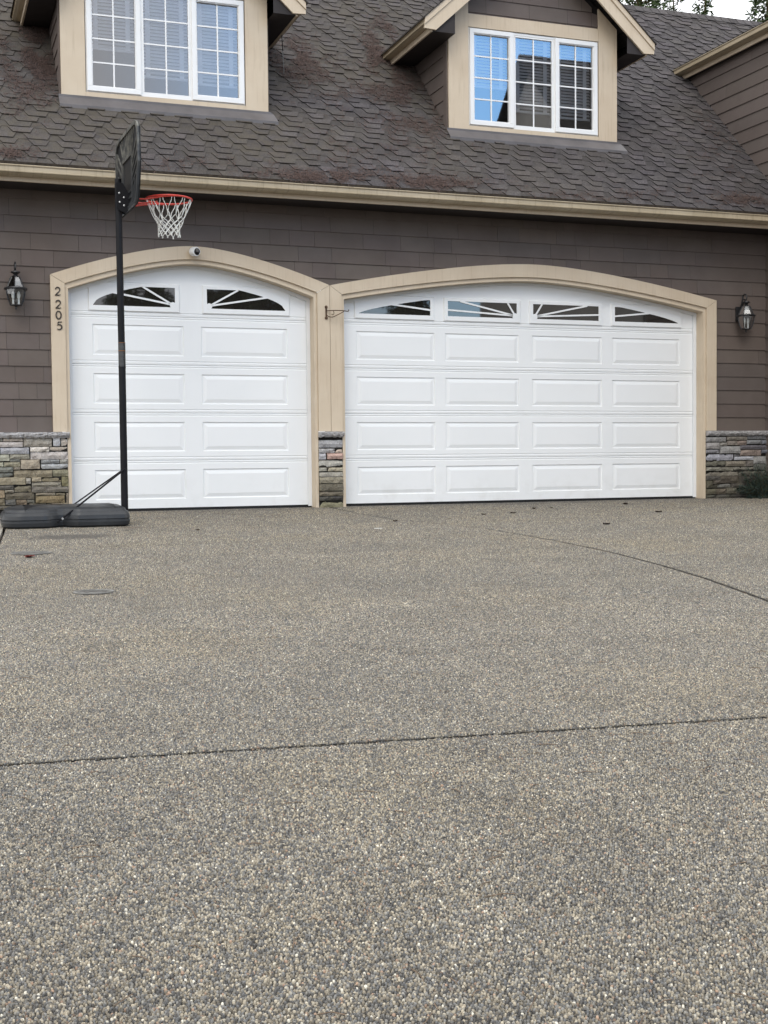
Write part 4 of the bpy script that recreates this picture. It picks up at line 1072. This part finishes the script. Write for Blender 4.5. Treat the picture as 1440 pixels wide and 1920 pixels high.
# ------------------------------------------------------------------ plant hanger on the post
p = aty(611.5, 586, -.05); hx, hz = p[0], p[2]
PB = empty('plant_bracket', (hx, -.05, hz)); tag(PB, 'rusty wrought iron plant bracket on the tan post between the garage doors', 'bracket')
b = MB(); b.bar((hx, -.052, hz+.065), (hx, -.052, hz-.065), .016, .007, up=(0, 1, 0)); 
for s in (-1, 1): b.lathe((hx, -.049, hz+s*.062), [(.016, 0), (.018, .006), (.010, .012)], 12, axis=(0, -1, 0))
b.build('back_bar', M['rust'], PB)
d = Vector((.80, -.60, 0)).normalized()
def pp(l, h): return Vector((hx, -.056, hz))+d*l+Vector((0, 0, h))
b = MB(); b.tube([pp(0, .020), pp(.10, .020), pp(.20, .013), pp(.245, .004), pp(.262, .002), pp(.270, .012), pp(.272, .022)], .0055, 7)
b.tube([pp(.0, -.03), pp(.04, -.052), pp(.07, -.056), pp(.10, -.048), pp(.16, -.022), pp(.215, .004)], .005, 7)
b.tube([pp(.085, .016), pp(.094, -.005), pp(.09, -.024), pp(.075, -.03), pp(.066, -.02)], .004, 7); b.tube([pp(0, .05), pp(0, -.055)], .006, 7)
b.build('arm', M['rust'], PB, smooth=True)

# ------------------------------------------------------------------ basketball hoop
YC = -1.68; zb = zg(YC)
px = aty(225.5, 500, YC)[0]; bx = aty(242, 300, YC)[0]
H = empty('basketball_hoop', (px, YC, zb)); tag(H, 'black portable basketball hoop with red rim and white net beside the single garage door', 'basketball hoop')
# base: a low water tank with rounded ends, moulded top steps and a recess for the strut
bm_ = MB()
x0b, x1b = .700, aty(247, 970, YC-.3)[0]
def outline(ins, n=8):
    hd = .285; pts = []
    def nt_(x): return .115*max(0., 1-abs(x-1.235)/.14)
    def corner(cx_, sy, r, a0):
        for i in range(n+1):
            a = R_(a0+90*i/n); pts.append((cx_+r*math.cos(a), YC+sy*(hd-ins-r)+r*math.sin(a)))
    ra, rb_ = .09, .17
    corner(x1b-ins-ra, -1, ra, -90); corner(x1b-ins-ra, 1, ra, 0)
    xs_ = [x1b-ra-.05-(x1b-x0b-.34)*i/26 for i in range(27)]
    for x in xs_: pts.append((x, YC+hd-ins-nt_(x)))
    corner(x0b+ins+rb_, 1, rb_, 90); corner(x0b+ins+rb_, -1, rb_, 180)
    for x in xs_[::-1]: pts.append((x, YC-hd+ins+nt_(x)))
    return pts
lev = [(.030, .0), (.006, .018), (.0, .05), (.0, .066), (.007, .070), (.007, .074), (.0, .080), (.004, .115), (.016, .140), (.022, .146), (.030, .147), (.040, .170), (.075, .188), (.13, .198), (.20, .202)]
rings = [[(x, y, zg(y)+.004+h+.0*x) for x, y in outline(i_)] for i_, h in lev]
n = len(rings[0])
for a, b_ in zip(rings[:-1], rings[1:]):
    bm_.add(a+b_, [(i, (i+1) % n, n+(i+1) % n, n+i) for i in range(n)])
bm_.add(rings[-1], [tuple(range(n))]); bm_.add(rings[0], [tuple(range(n))[::-1]])
base = bm_.build('base', M['plastic'], H, smooth=True)
bc = MB()
pz = [0, 1.05, 2.02, 2.80]
bc.tube([(px, YC, zb+.10), (px, YC, 1.45)], .0340, 20); bc.tube([(px, YC, 1.40), (px-.004, YC, 2.30)], .0325, 20); bc.tube([(px-.004, YC, 2.25), (px-.006, YC, 3.24)], .0315, 20)
bc.tube([(px, YC, 1.45), (px, YC, 1.47)], .0350, 20)
bc.build('pole', M['pole'], H, smooth=True)
lb = MB(); a0, a1 = -2.6, -.55
za, zb2 = aty(228, 642, YC)[2], aty(228, 690, YC)[2]
def wrap(mb, z0, z1, t0, t1, r):
    k = 10
    for i in range(k):
        p0, p1 = t0+(t1-t0)*i/k, t0+(t1-t0)*(i+1)/k
        mb.quad((px+r*math.cos(p0), YC+r*math.sin(p0), z0), (px+r*math.cos(p1), YC+r*math.sin(p1), z0), (px+r*math.cos(p1), YC+r*math.sin(p1), z1), (px+r*math.cos(p0), YC+r*math.sin(p0), z1))
wrap(lb, zb2, za, -3.0, -.2, .0346); lbl = lb.build('warning_label', M['sticker'], H, recalc=False)
z2 = aty(228, 658, YC)[2]
for z_a, z_b in ((za-.008, za-.002), (z2-.004, z2+.004)):
    ob = MB(); wrap(ob, z_a, z_b, -3.0, -.2, .0352); ob.build('label_band', M['orange'], lbl, recalc=False)
rr = random.Random(8)
for zt_, ze_ in ((za-.018, z2+.012), (z2-.014, zb2+.01)):
    gb = MB(); zz = zt_
    while zz > ze_:
        wrap(gb, zz-.0022, zz+.0022, -2.5+rr.random()*.1, -1.0-rr.random()*.35, .0352); zz -= .012
    gb.build('label_print', M['greyink'], lbl, recalc=False)
# struts from the pole to the base
zs = aty(231, 880, YC)[2]
for s in (-1, 1):
    b = MB(); e = Vector((1.19, YC+s*.262, zb+.05)); b.bar((px, YC+s*.028, zs), e, .018, .012)
    b.lathe((px+.0, YC+s*.036, zs), [(.010, 0), (.008, .008)], 10, axis=(0, s, 0)); b.build('strut', M['pole'], H)
    b = MB(); b.lathe(e+Vector((.045, s*.004, .032)), [(.012, 0), (.008, .01)], 10, axis=(0, s, 0)); b.build('bolt', M['steel'], H)
# backboard: faces +x, its ribbed back toward the camera
BW = .54; BZ0, BZ1 = 2.945, 3.70
rotz = R_(2.2)
def B3(s, z, d):   # s along the width (- = near the camera), d = off the board towards the back (-x)
    return (bx-d*math.cos(rotz)+s*math.sin(-rotz)*-1*.0+s*math.sin(rotz)*-1, YC+s*math.cos(rotz)-d*math.sin(rotz), z)
outl = [(-.50, BZ1-.03), (-.54, BZ1-.08), (-.555, BZ1-.40), (-.50, BZ0+.16), (-.44, BZ0+.03), (-.36, BZ0), (.36, BZ0), (.44, BZ0+.03), (.50, BZ0+.16), (.555, BZ1-.40), (.54, BZ1-.08), (.50, BZ1-.03), (.42, BZ1), (-.42, BZ1)]
rmb = MB(); bb_ = MB(); bb_.prism([B3(s, z, 0) for s, z in outl], Vector(B3(0, 0, .012))-Vector(B3(0, 0, 0)))
no = len(outl)
cent = (0, (BZ0+BZ1)/2)
inn = [(s*.925, cent[1]+(z-cent[1])*.91) for s, z in outl]
for i in range(no):
    j = (i+1) % no
    a, b_, c_, d_ = outl[i], outl[j], inn[j], inn[i]
    rmb.quad(B3(*a, .030), B3(*b_, .030), B3(*c_, .030), B3(*d_, .030)); rmb.quad(B3(*a, -.002), B3(*b_, -.002), B3(*b_, .030), B3(*a, .030)); rmb.quad(B3(*d_, .012), B3(*c_, .012), B3(*c_, .030), B3(*d_, .030))
board = bb_.build('backboard', M['boardface'], H)
rmb.build('edge_rim', M['board'], board)
rb = MB()
def rib(s0, z0, s1, z1, w=.013, d=.042):
    d = .020 if d < .05 else .026
    a = Vector(B3(s0, z0, .012)); b = Vector(B3(s1, z1, .012)); off = Vector(B3(0, 0, d))-Vector(B3(0, 0, .012)); dd = (b-a).normalized(); sd_ = dd.cross(off).normalized()*w/2
    rb.prism([a-sd_, a+sd_, b+sd_, b-sd_], off)
for k in range(-4, 5): rib(k*.050, BZ0+.50, k*.085, BZ1-.03, .020)
for s in (-1, 1):
    for k, (z0_, z1_) in enumerate(((.47, .64), (.40, .52), (.33, .42), (.26, .33))):
        rib(s*.235, BZ0+z0_-.05, s*.50, BZ0+z1_, .020)
    for k in range(3): rib(s*(.25+k*.07), BZ0+.04+k*.01, s*(.27+k*.075), BZ0+.20+k*.04, .02)
    rib(s*.22, BZ0+.03, s*.23, BZ0+.50, .024, .05)
rib(-.235, BZ0+.50, .235, BZ0+.50, .035, .055)
for k in range(3): rib(-.22, BZ0+.05+k*.06, .22, BZ0+.05+k*.06, .022, .04)
rb.build('rib', M['board'], board)
fc = MB(); fc.prism([B3(s*.99, cent[1]+(z-cent[1])*.99, -.003) for s, z in outl], Vector(B3(0, 0, -.0005))-Vector(B3(0, 0, -.003))); fc.build('front_face', M['boardface'], board)
# bracket between the pole and the board
br = MB()
for s in (-1, 1):
    y = YC+s*.042
    br.prism([(px-.033, y, 2.95), (px+.06, y, 2.915), (bx-.014, y, 2.96), (bx-.014, y, 3.10), (px+.03, y, 3.20), (px-.033, y, 3.20)], (0, .004*s, 0))
br.build('bracket', M['pole'], H)
for dx_, z in ((-.004, 3.10), (.0, 3.015), (.040, 3.06), (.040, 2.985)):
    bo = MB(); bo.lathe((px+dx_, YC-.046, z), [(.010, 0), (.009, .008), (.004, .010)], 10, axis=(0, -1, 0)); bo.build('bolt', M['steel'], H)
# rim
rcx = bx+.15+.225; rz0 = 3.075; rimr = .219
rm = MB(); rm.tube([(rcx+rimr*math.cos(2*math.pi*k/48), YC+rimr*math.sin(2*math.pi*k/48), rz0) for k in range(48)], .0095, 8, closed=True)
for s in (-1, 1):
    rm.tube([(bx+.002, YC+s*.07, rz0-.025), (bx+.14, YC+s*.10, rz0-.028), (rcx-.10, YC+s*.195, rz0-.012), (rcx+.01, YC+s*.222, rz0-.004)], .0075, 8)
    rm.tube([(bx+.002, YC+s*.05, rz0-.075), (rcx-rimr+.05, YC+s*.05, rz0-.045), (rcx-.12, YC+s*.06, rz0-.035)], .007, 8)
rm.box(bx+.0005, bx+.010, YC-.09, YC+.09, rz0-.10, rz0+.02)
rm.build('rim', M['rim'], H, smooth=True)
nt = MB(); K = 12; rr = random.Random(3)
levs = [(.216, 0), (.150, -.165), (.129, -.203), (.114, -.238), (.105, -.272), (.102, -.305), (.104, -.338)]
def nd(l, k):
    r, h = levs[l]; a = 2*math.pi*(k+(.5 if l % 2 else 0))/K; j = 1+.05*math.sin(3*a+l)
    return Vector((rcx+r*j*math.cos(a), YC+r*j*math.sin(a), rz0+h+.006*math.sin(5*a+l*2)))
for k in range(K):
    # long loop over the rim hook
    a = 2*math.pi*k/K; top = Vector((rcx+.217*math.cos(a), YC+.217*math.sin(a), rz0-.012)); tg = Vector((-math.sin(a), math.cos(a), 0))
    p0, p1 = nd(1, k-1), nd(1, k)
    q0, q1 = p0.lerp(top, .82)-tg*.008, p1.lerp(top, .82)+tg*.008
    nt.tube([p0, p0.lerp(top, .45)-tg*.016, q0, top-tg*.012+Vector((0, 0, .008)), top+Vector((0, 0, .016)), top+tg*.012+Vector((0, 0, .008)), q1, p1.lerp(top, .45)+tg*.016, p1], .0038, 6)
    for l in range(1, len(levs)-1):
        s = 1 if l % 2 else -1
        for kk in ((k, k+1) if l % 2 else (k-1, k)):
            a_, b_ = nd(l, k), nd(l+1, kk); nt.tube([a_, a_.lerp(b_, .5)+Vector((rr.gauss(0, .002), rr.gauss(0, .002), 0)), b_], .0040, 5)
    b_ = nd(len(levs)-1, k); nt.tube([b_+Vector((0, 0, .01)), b_-Vector((0, 0, .016))], .007, 5)
nt.build('net', M['net'], H, smooth=True)

# ------------------------------------------------------------------ drains, leaves, scraps on the driveway
def drain(u0, u1, v, label, r=None):
    a, b = atg(u0, v), atg(u1, v); c_ = (a+b)/2; r = np.linalg.norm(b-a)/2
    o = empty('drain_cover', (c_[0], c_[1], c_[2])); tag(o, label, 'drain', 'drain covers in the driveway')
    z = c_[2]+.0015
    f = MB(); f.lathe((c_[0], c_[1], z+.001), [(r, 0), (r, .006), (r-.012, .007), (r-.014, .002)], 32, cap=False); f.build('ring', M['grate'], o)
    s = MB(); k = -r+.02
    while k < r-.015:
        h = math.sqrt(max(0, (r-.013)**2-k*k)); 
        ca, sa = math.cos(.45), math.sin(.45)
        P4 = [(-h, k-.009), (h, k-.009), (h, k+.009), (-h, k+.009)]
        s.prism([(c_[0]+a*ca-b*sa, c_[1]+a*sa+b*ca, z+.0045) for a, b in P4], (0, 0, .0015)); k += .048
    s.build('grille', M['grate'], o)
    d = MB(); d.lathe((c_[0], c_[1], z+.0005), [(r-.014, 0), (r-.014, .0008)], 32); d.build('sump', M['soil'], o)
drain(138, 213, 1111, 'round slotted iron drain cover in the driveway, nearest the camera')
drain(20, 96, 1038, 'round slotted iron drain cover in the driveway in front of the hoop base')
def leaf(u, v, size, mat, label, seed, curl=.4):
    rr = random.Random(seed); c_ = Vector(atg(u, v)); mb = MB(); n = 8; a = rr.random()*6.28
    V = []
    for i in range(n+1):
        t_ = i/n; w = math.sin(math.pi*min(1, t_*.95+.04))**.8*.42*size*(1+.25*math.sin(9*t_+seed))
        for s in (-1, 0, 1):
            x, y = (t_-.5)*size, s*w; h = .006+size*curl*(abs(s)*.35*rr.uniform(.7, 1.2)+.55*(t_-.5)**2)
            V.append(c_+Vector((x*math.cos(a)-y*math.sin(a), x*math.sin(a)+y*math.cos(a), h)))
    mb.add(V, [(i*3+j, i*3+j+1, (i+1)*3+j+1, (i+1)*3+j) for i in range(n) for j in range(2)])
    tag(mb.build('fallen_leaf', mat, recalc=False), label, 'leaf', 'fallen leaves on the driveway')
leaf(55, 1046.5, .085, M['leaf_red'], 'red fallen leaf on the driveway beside the far drain cover', 1)
for i, (u, v, s, lab) in enumerate([(1173, 946.5, .085, 'dark curled leaf close under the wide garage door, largest of the fallen leaves'), (1235, 961.5, .075, 'brown fallen leaf farthest to the right on the driveway'),
        (1137, 984.5, .075, 'brown fallen leaf nearest the camera in front of the wide garage door'), (1001, 955, .06, 'small brown leaf in front of the third column of door panels'),
        (1034, 953.5, .045, 'tiny dark leaf beside another small leaf before the wide door'), (962, 963.5, .06, 'brown leaf lying flat in front of the second column of door panels'),
        (907, 966, .055, 'small dark leaf farthest left in front of the wide garage door'), (741, 978.5, .05, 'small brown leaf lying on the joint below the first door window'), (371, 996, .05, 'thin brown leaf in front of the single garage door')]):
    leaf(u, v, s, M['leaf_brown'], lab, 10+i, .5)
sc2 = MB(); c_ = atg(709, 991.5); sc2.box(c_[0]-.035, c_[0]+.035, c_[1]-.02, c_[1]+.02, c_[2]+.002, c_[2]+.006)
tag(sc2.build('paper_scrap', M['paper']), 'tiny white paper scrap on the driveway between the two doors', 'paper')
# fine twigs and needles scattered on the near slab
tw = MB(); rr = random.Random(31)
for _ in range(170):
    u, v = rr.uniform(-20, 1460), 965+(1920-965)*rr.random()**1.6; c_ = atg(u, v); l = rr.uniform(.010, .035); a = rr.random()*3.14
    p0 = (c_[0]-l*math.cos(a), c_[1]-l*math.sin(a), zg(c_[1]-l*math.sin(a))+.004); p1 = (c_[0]+l*math.cos(a), c_[1]+l*math.sin(a), zg(c_[1]+l*math.sin(a))+.004)
    md = ((p0[0]+p1[0])/2+rr.gauss(0, .003), (p0[1]+p1[1])/2+rr.gauss(0, .003), (p0[2]+p1[2])/2+.003)
    tw.tube([p0, md, p1], .0011, 4)
tag(tw.build('twig_litter', simple('dry_twig', (.16, .115, .08), .9, .4, 30), recalc=False), 'fine dry twigs and needles scattered over the driveway', 'twigs', kind='stuff')

# ------------------------------------------------------------------ shrub at the right
sx, sy_ = 10.30, -.17
SH = empty('shrub', (sx, sy_, 0)); tag(SH, 'dark evergreen shrub against the stone base right of the wide door', 'shrub')
st = MB(); fo = MB(); rr = random.Random(12)
for k in range(110):
    a = rr.uniform(0, 6.283); el = rr.uniform(.12, 1.35); L = rr.uniform(.20, .50)
    d = Vector((math.cos(a)*math.cos(el), math.sin(a)*math.cos(el)*.55, math.sin(el))); p0 = Vector((sx+rr.gauss(0, .03), sy_+rr.gauss(0, .02), zg(sy_)+.0))
    pts = [p0+d*L*t_+Vector((0, 0, -.10*t_*t_*(1-el/1.6))) for t_ in (0, .3, .6, 1)]
    pts = [Vector((q.x, min(q.y, -.10), max(q.z, zg(q.y)+.01))) for q in pts]
    st.tube(pts, [.005, .004, .003, .0015], 5)
    for j in range(60):
        t_ = rr.uniform(.12, 1.02); i = min(2, int(t_*3)); q = pts[i].lerp(pts[i+1], min(1, t_*3-i))
        dd = (d+Vector((rr.gauss(0, .8), rr.gauss(0, .6), rr.gauss(0, .7)))).normalized(); l = rr.uniform(.025, .065); w = rr.uniform(.002, .0045)
        sd_ = dd.cross(Vector((rr.random()-.5, rr.random()-.5, rr.random()-.5))).normalized()*w; tone = rr.uniform(.5, 1.6); e = q+dd*l
        if e.y > -.085: continue
        fo.quad(q-sd_, q+sd_, e+sd_*.4, e-sd_*.4, (tone, tone*rr.uniform(.95, 1.1), tone*rr.uniform(.9, 1.3)))
st.build('stem', M['bark'], SH); fo.build('foliage', M['shrub'], SH, recalc=False)

# ------------------------------------------------------------------ trees beyond the ridge
def tree(x, y, h, label, group, seed, low=.25, spread=.17, name='conifer_tree', mat='needle', cl=.34, nlimb=150, lo_z=0., clump=9):
    rr = random.Random(seed); T = empty(name, (x, y, lo_z)); tag(T, label, 'tree', group)
    tk = MB(); tk.tube([(x, y, lo_z), (x+rr.gauss(0, .1), y, lo_z+h*.4), (x+rr.gauss(0, .15), y, lo_z+h*.75), (x, y, lo_z+h)], [.018*h, .013*h, .007*h, .01], 9)
    cr = MB()
    for k in range(nlimb):
        t_ = low+(1-low)*(k+rr.random())/nlimb; z = lo_z+h*t_; R0 = h*spread*(1-t_)**.75*rr.uniform(.55, 1.15)+.15
        a = k*2.4+rr.gauss(0, .35); dr = rr.uniform(-.30, .12)
        d = Vector((math.cos(a), math.sin(a), dr)); pts = [Vector((x, y, z)), Vector((x, y, z))+d*R0*.5+Vector((0, 0, .02*R0)), Vector((x, y, z))+d*R0+Vector((0, 0, .14*R0))]
        tk.tube(pts, [.012+.012*R0, .010+.006*R0, .004], 5)
        nc = int(clump*R0)+3
        for j in range(nc):
            s = rr.uniform(.22, 1.03); q = pts[0].lerp(pts[1], s*2) if s < .5 else pts[1].lerp(pts[2], s*2-1)
            side = Vector((-d.y, d.x, 0))*rr.gauss(0, .22*R0*(1-s*.5)+.05); q = q+side+Vector((0, 0, rr.gauss(-.04, .07)))
            tone = rr.uniform(.55, 1.5)
            for _ in range(7):
                dd = Vector((rr.gauss(0, 1), rr.gauss(0, 1), rr.gauss(-.15, .6))).normalized(); l = cl*rr.uniform(.35, .9); w = cl*rr.uniform(.05, .11)
                sd_ = dd.cross(Vector((rr.random()-.5, rr.random()-.5, rr.random()-.5))).normalized()*w; e = q+dd*l; mm = q.lerp(e, .5)
                cr.add([q, mm+sd_, e, mm-sd_], [(0, 1, 2, 3)], (tone, tone*rr.uniform(.95, 1.05), tone*.95))
    tk.build('trunk', M['bark'], T); cr.build('crown', M[mat], T, recalc=False); return T
for (u, yy, h, sd, lab, nl_, cp) in ((1196, 24, 19.5, 41, 'dark conifer rising behind the roof ridge right of the right dormer', 150, 8), (1322, 26, 17.6, 42, 'conifer with open drooping branches above the middle of the ridge', 105, 5),
                            (1440, 23, 19.0, 43, 'conifer at the upper right corner above the wing gutter', 120, 6), (1262, 33, 20.5, 44, 'farther conifer between two nearer ones behind the ridge', 100, 4)):
    p = aty(u, 20, yy); tree(p[0], yy, h, lab, 'conifers behind the house', sd, low=.35, cl=.36, spread=.16, nlimb=nl_, clump=cp)
# ------------------------------------------------------------------ what the glass mirrors: a house and trees across the court
def mirror_pt(u, v, dist):         # point seen in the dormer panes at distance dist beyond the glass
    p = aty(u, v, YD+dist); return np.array([p[0], YD-dist, p[2]])
zb_ = zg(-27)-.1
_ap = mirror_pt(974, 104, 27.3); NX = _ap[0]; NZ = _ap[2]+.05
NH = empty('neighbour_house', (NX+7, -27, zb_)); tag(NH, 'pale house with dark gable roof across the drive, mirrored in the right dormer window', 'house')
EZ = NZ-5.2
b = MB(); b.box(NX+.5, NX+15, -32, -22, zb_, EZ); b.add([(NX+.5, -32, EZ), (NX+.5, -22, EZ), (NX+.5, -27, NZ-.3)], [(0, 1, 2)]); b.add([(NX+15, -32, EZ), (NX+15, -22, EZ), (NX+15, -27, NZ-.3)], [(0, 1, 2)]); b.build('wall', M['farwall'], NH)
b = MB()
for s in (-1, 1): b.prism([(NX, -27, NZ), (NX+15.5, -27, NZ), (NX+15.5, -27+s*5.6, EZ-.4), (NX, -27+s*5.6, EZ-.4)], (0, 0, -.15))
b.build('roof', M['farroof'], NH)
for x in (2.5, 6, 9.5, 13):
    for z in (1.0, 4.0, 7.0):
        b = MB(); b.box(NX+x-.7, NX+x+.7, -21.99, -21.93, z, z+1.5); b.build('window', M['darkglass'], NH)
for i, (x, y, h, lab) in enumerate(((8.6, -37, 11.5, 'leafy conifer across the drive mirrored in the single garage door'), (11.2, -34, 11, 'broad conifer across the drive next to the mirrored one'), (13.6, -37, 12, 'tall conifer across the drive left of the pale house'), (18.4, -33, 10.5, 'conifer across the drive closest to the pale house'), (3.6, -41, 13, 'conifer behind the camera on the left of the drive'), (40, -30, 12, 'conifer right of the pale house across the drive'))):
    tree(x, y, h, lab, 'trees across the drive', 60+i, low=.10, spread=.27, nlimb=110, lo_z=zg(y), cl=.62, clump=9)

# ------------------------------------------------------------------ sky and light
wd = bpy.data.worlds.new('World'); scn.world = wd; wd.use_nodes = True
nt_ = wd.node_tree; N_ = nt_.nodes; bg = N_['Background']
SUN_EL, SUN_AZ = R_(42), R_(-155)            # azimuth measured from +y towards +x
sk = N_.new('ShaderNodeTexSky'); sk.sky_type = 'NISHITA'; sk.sun_disc = False; sk.sun_elevation = SUN_EL; sk.sun_rotation = SUN_AZ
sk.air_density = 1.0; sk.dust_density = .6; sk.ozone_density = 1.5
tc = N_.new('ShaderNodeTexCoord')
def nmath(op, a, b=None):
    n = N_.new('ShaderNodeMath'); n.operation = op
    for i, v in enumerate((a, b)):
        if v is None: continue
        if isinstance(v, (int, float)): n.inputs[i].default_value = v
        else: nt_.links.new(v, n.inputs[i])
    return n.outputs[0]
cn = N_.new('ShaderNodeTexNoise'); cn.inputs['Scale'].default_value = 2.6; cn.inputs['Detail'].default_value = 6; nt_.links.new(tc.outputs['Generated'], cn.inputs['Vector'])
def dirdist(v):
    n = N_.new('ShaderNodeVectorMath'); n.operation = 'DISTANCE'; nt_.links.new(tc.outputs['Generated'], n.inputs[0]); n.inputs[1].default_value = v; return n.outputs['Value']
def mapr(v, a, b, c_, d_):
    n = N_.new('ShaderNodeMapRange'); n.interpolation_type = 'SMOOTHSTEP'
    for k, q in zip(('From Min', 'From Max', 'To Min', 'To Max'), (a, b, c_, d_)): n.inputs[k].default_value = q
    nt_.links.new(v, n.inputs['Value']); return n.outputs['Result']
# an overcast with one clear gap low over the house opposite
clear = mapr(nmath('ADD', dirdist((.43, -.86, .30)), nmath('MULTIPLY', nmath('SUBTRACT', cn.outputs['Fac'], .5), .25)), .12, .36, .96, .0)
clouds = N_.new('ShaderNodeMix'); clouds.data_type = 'RGBA'
cl2 = N_.new('ShaderNodeMix'); cl2.data_type = 'RGBA'; cl2.inputs[6].default_value = (12.2, 12.5, 13.0, 1); cl2.inputs[7].default_value = (15.8, 15.8, 15.8, 1)
nt_.links.new(mapr(cn.outputs['Fac'], .38, .6, 0., 1.), cl2.inputs[0])
grey = N_.new('ShaderNodeMix'); grey.data_type = 'RGBA'; nt_.links.new(mapr(dirdist((.12, -.93, .34)), .12, .5, .85, 0.), grey.inputs[0])
nt_.links.new(cl2.outputs[2], grey.inputs[6]); grey.inputs[7].default_value = (9.8, 10.1, 11.0, 1)
nt_.links.new(clear, clouds.inputs[0]); nt_.links.new(grey.outputs[2], clouds.inputs[6])
gain = N_.new('ShaderNodeMix'); gain.data_type = 'RGBA'; gain.blend_type = 'MULTIPLY'; gain.inputs[0].default_value = 1; gain.inputs[7].default_value = (3.0, 4.2, 5.0, 1)
nt_.links.new(sk.outputs[0], gain.inputs[6]); nt_.links.new(gain.outputs[2], clouds.inputs[7])
nt_.links.new(clouds.outputs[2], bg.inputs['Color']); bg.inputs['Strength'].default_value = .128
sl = bpy.data.lights.new('sun', 'SUN'); sl.energy = .9; sl.angle = R_(28); sl.color = (1., .96, .90)
so_ = bpy.data.objects.new('sun', sl); col.objects.link(so_)
dv = Vector((math.sin(SUN_AZ)*math.cos(SUN_EL), math.cos(SUN_AZ)*math.cos(SUN_EL), math.sin(SUN_EL)))
so_.rotation_euler = dv.to_track_quat('Z', 'Y').to_euler()

scn.view_settings.view_transform = 'Standard'; scn.view_settings.look = 'None'; scn.view_settings.exposure = 0; scn.view_settings.gamma = 1
scn.cycles.use_denoising = True
scn.cycles.max_bounces = 6; scn.cycles.transparent_max_bounces = 12
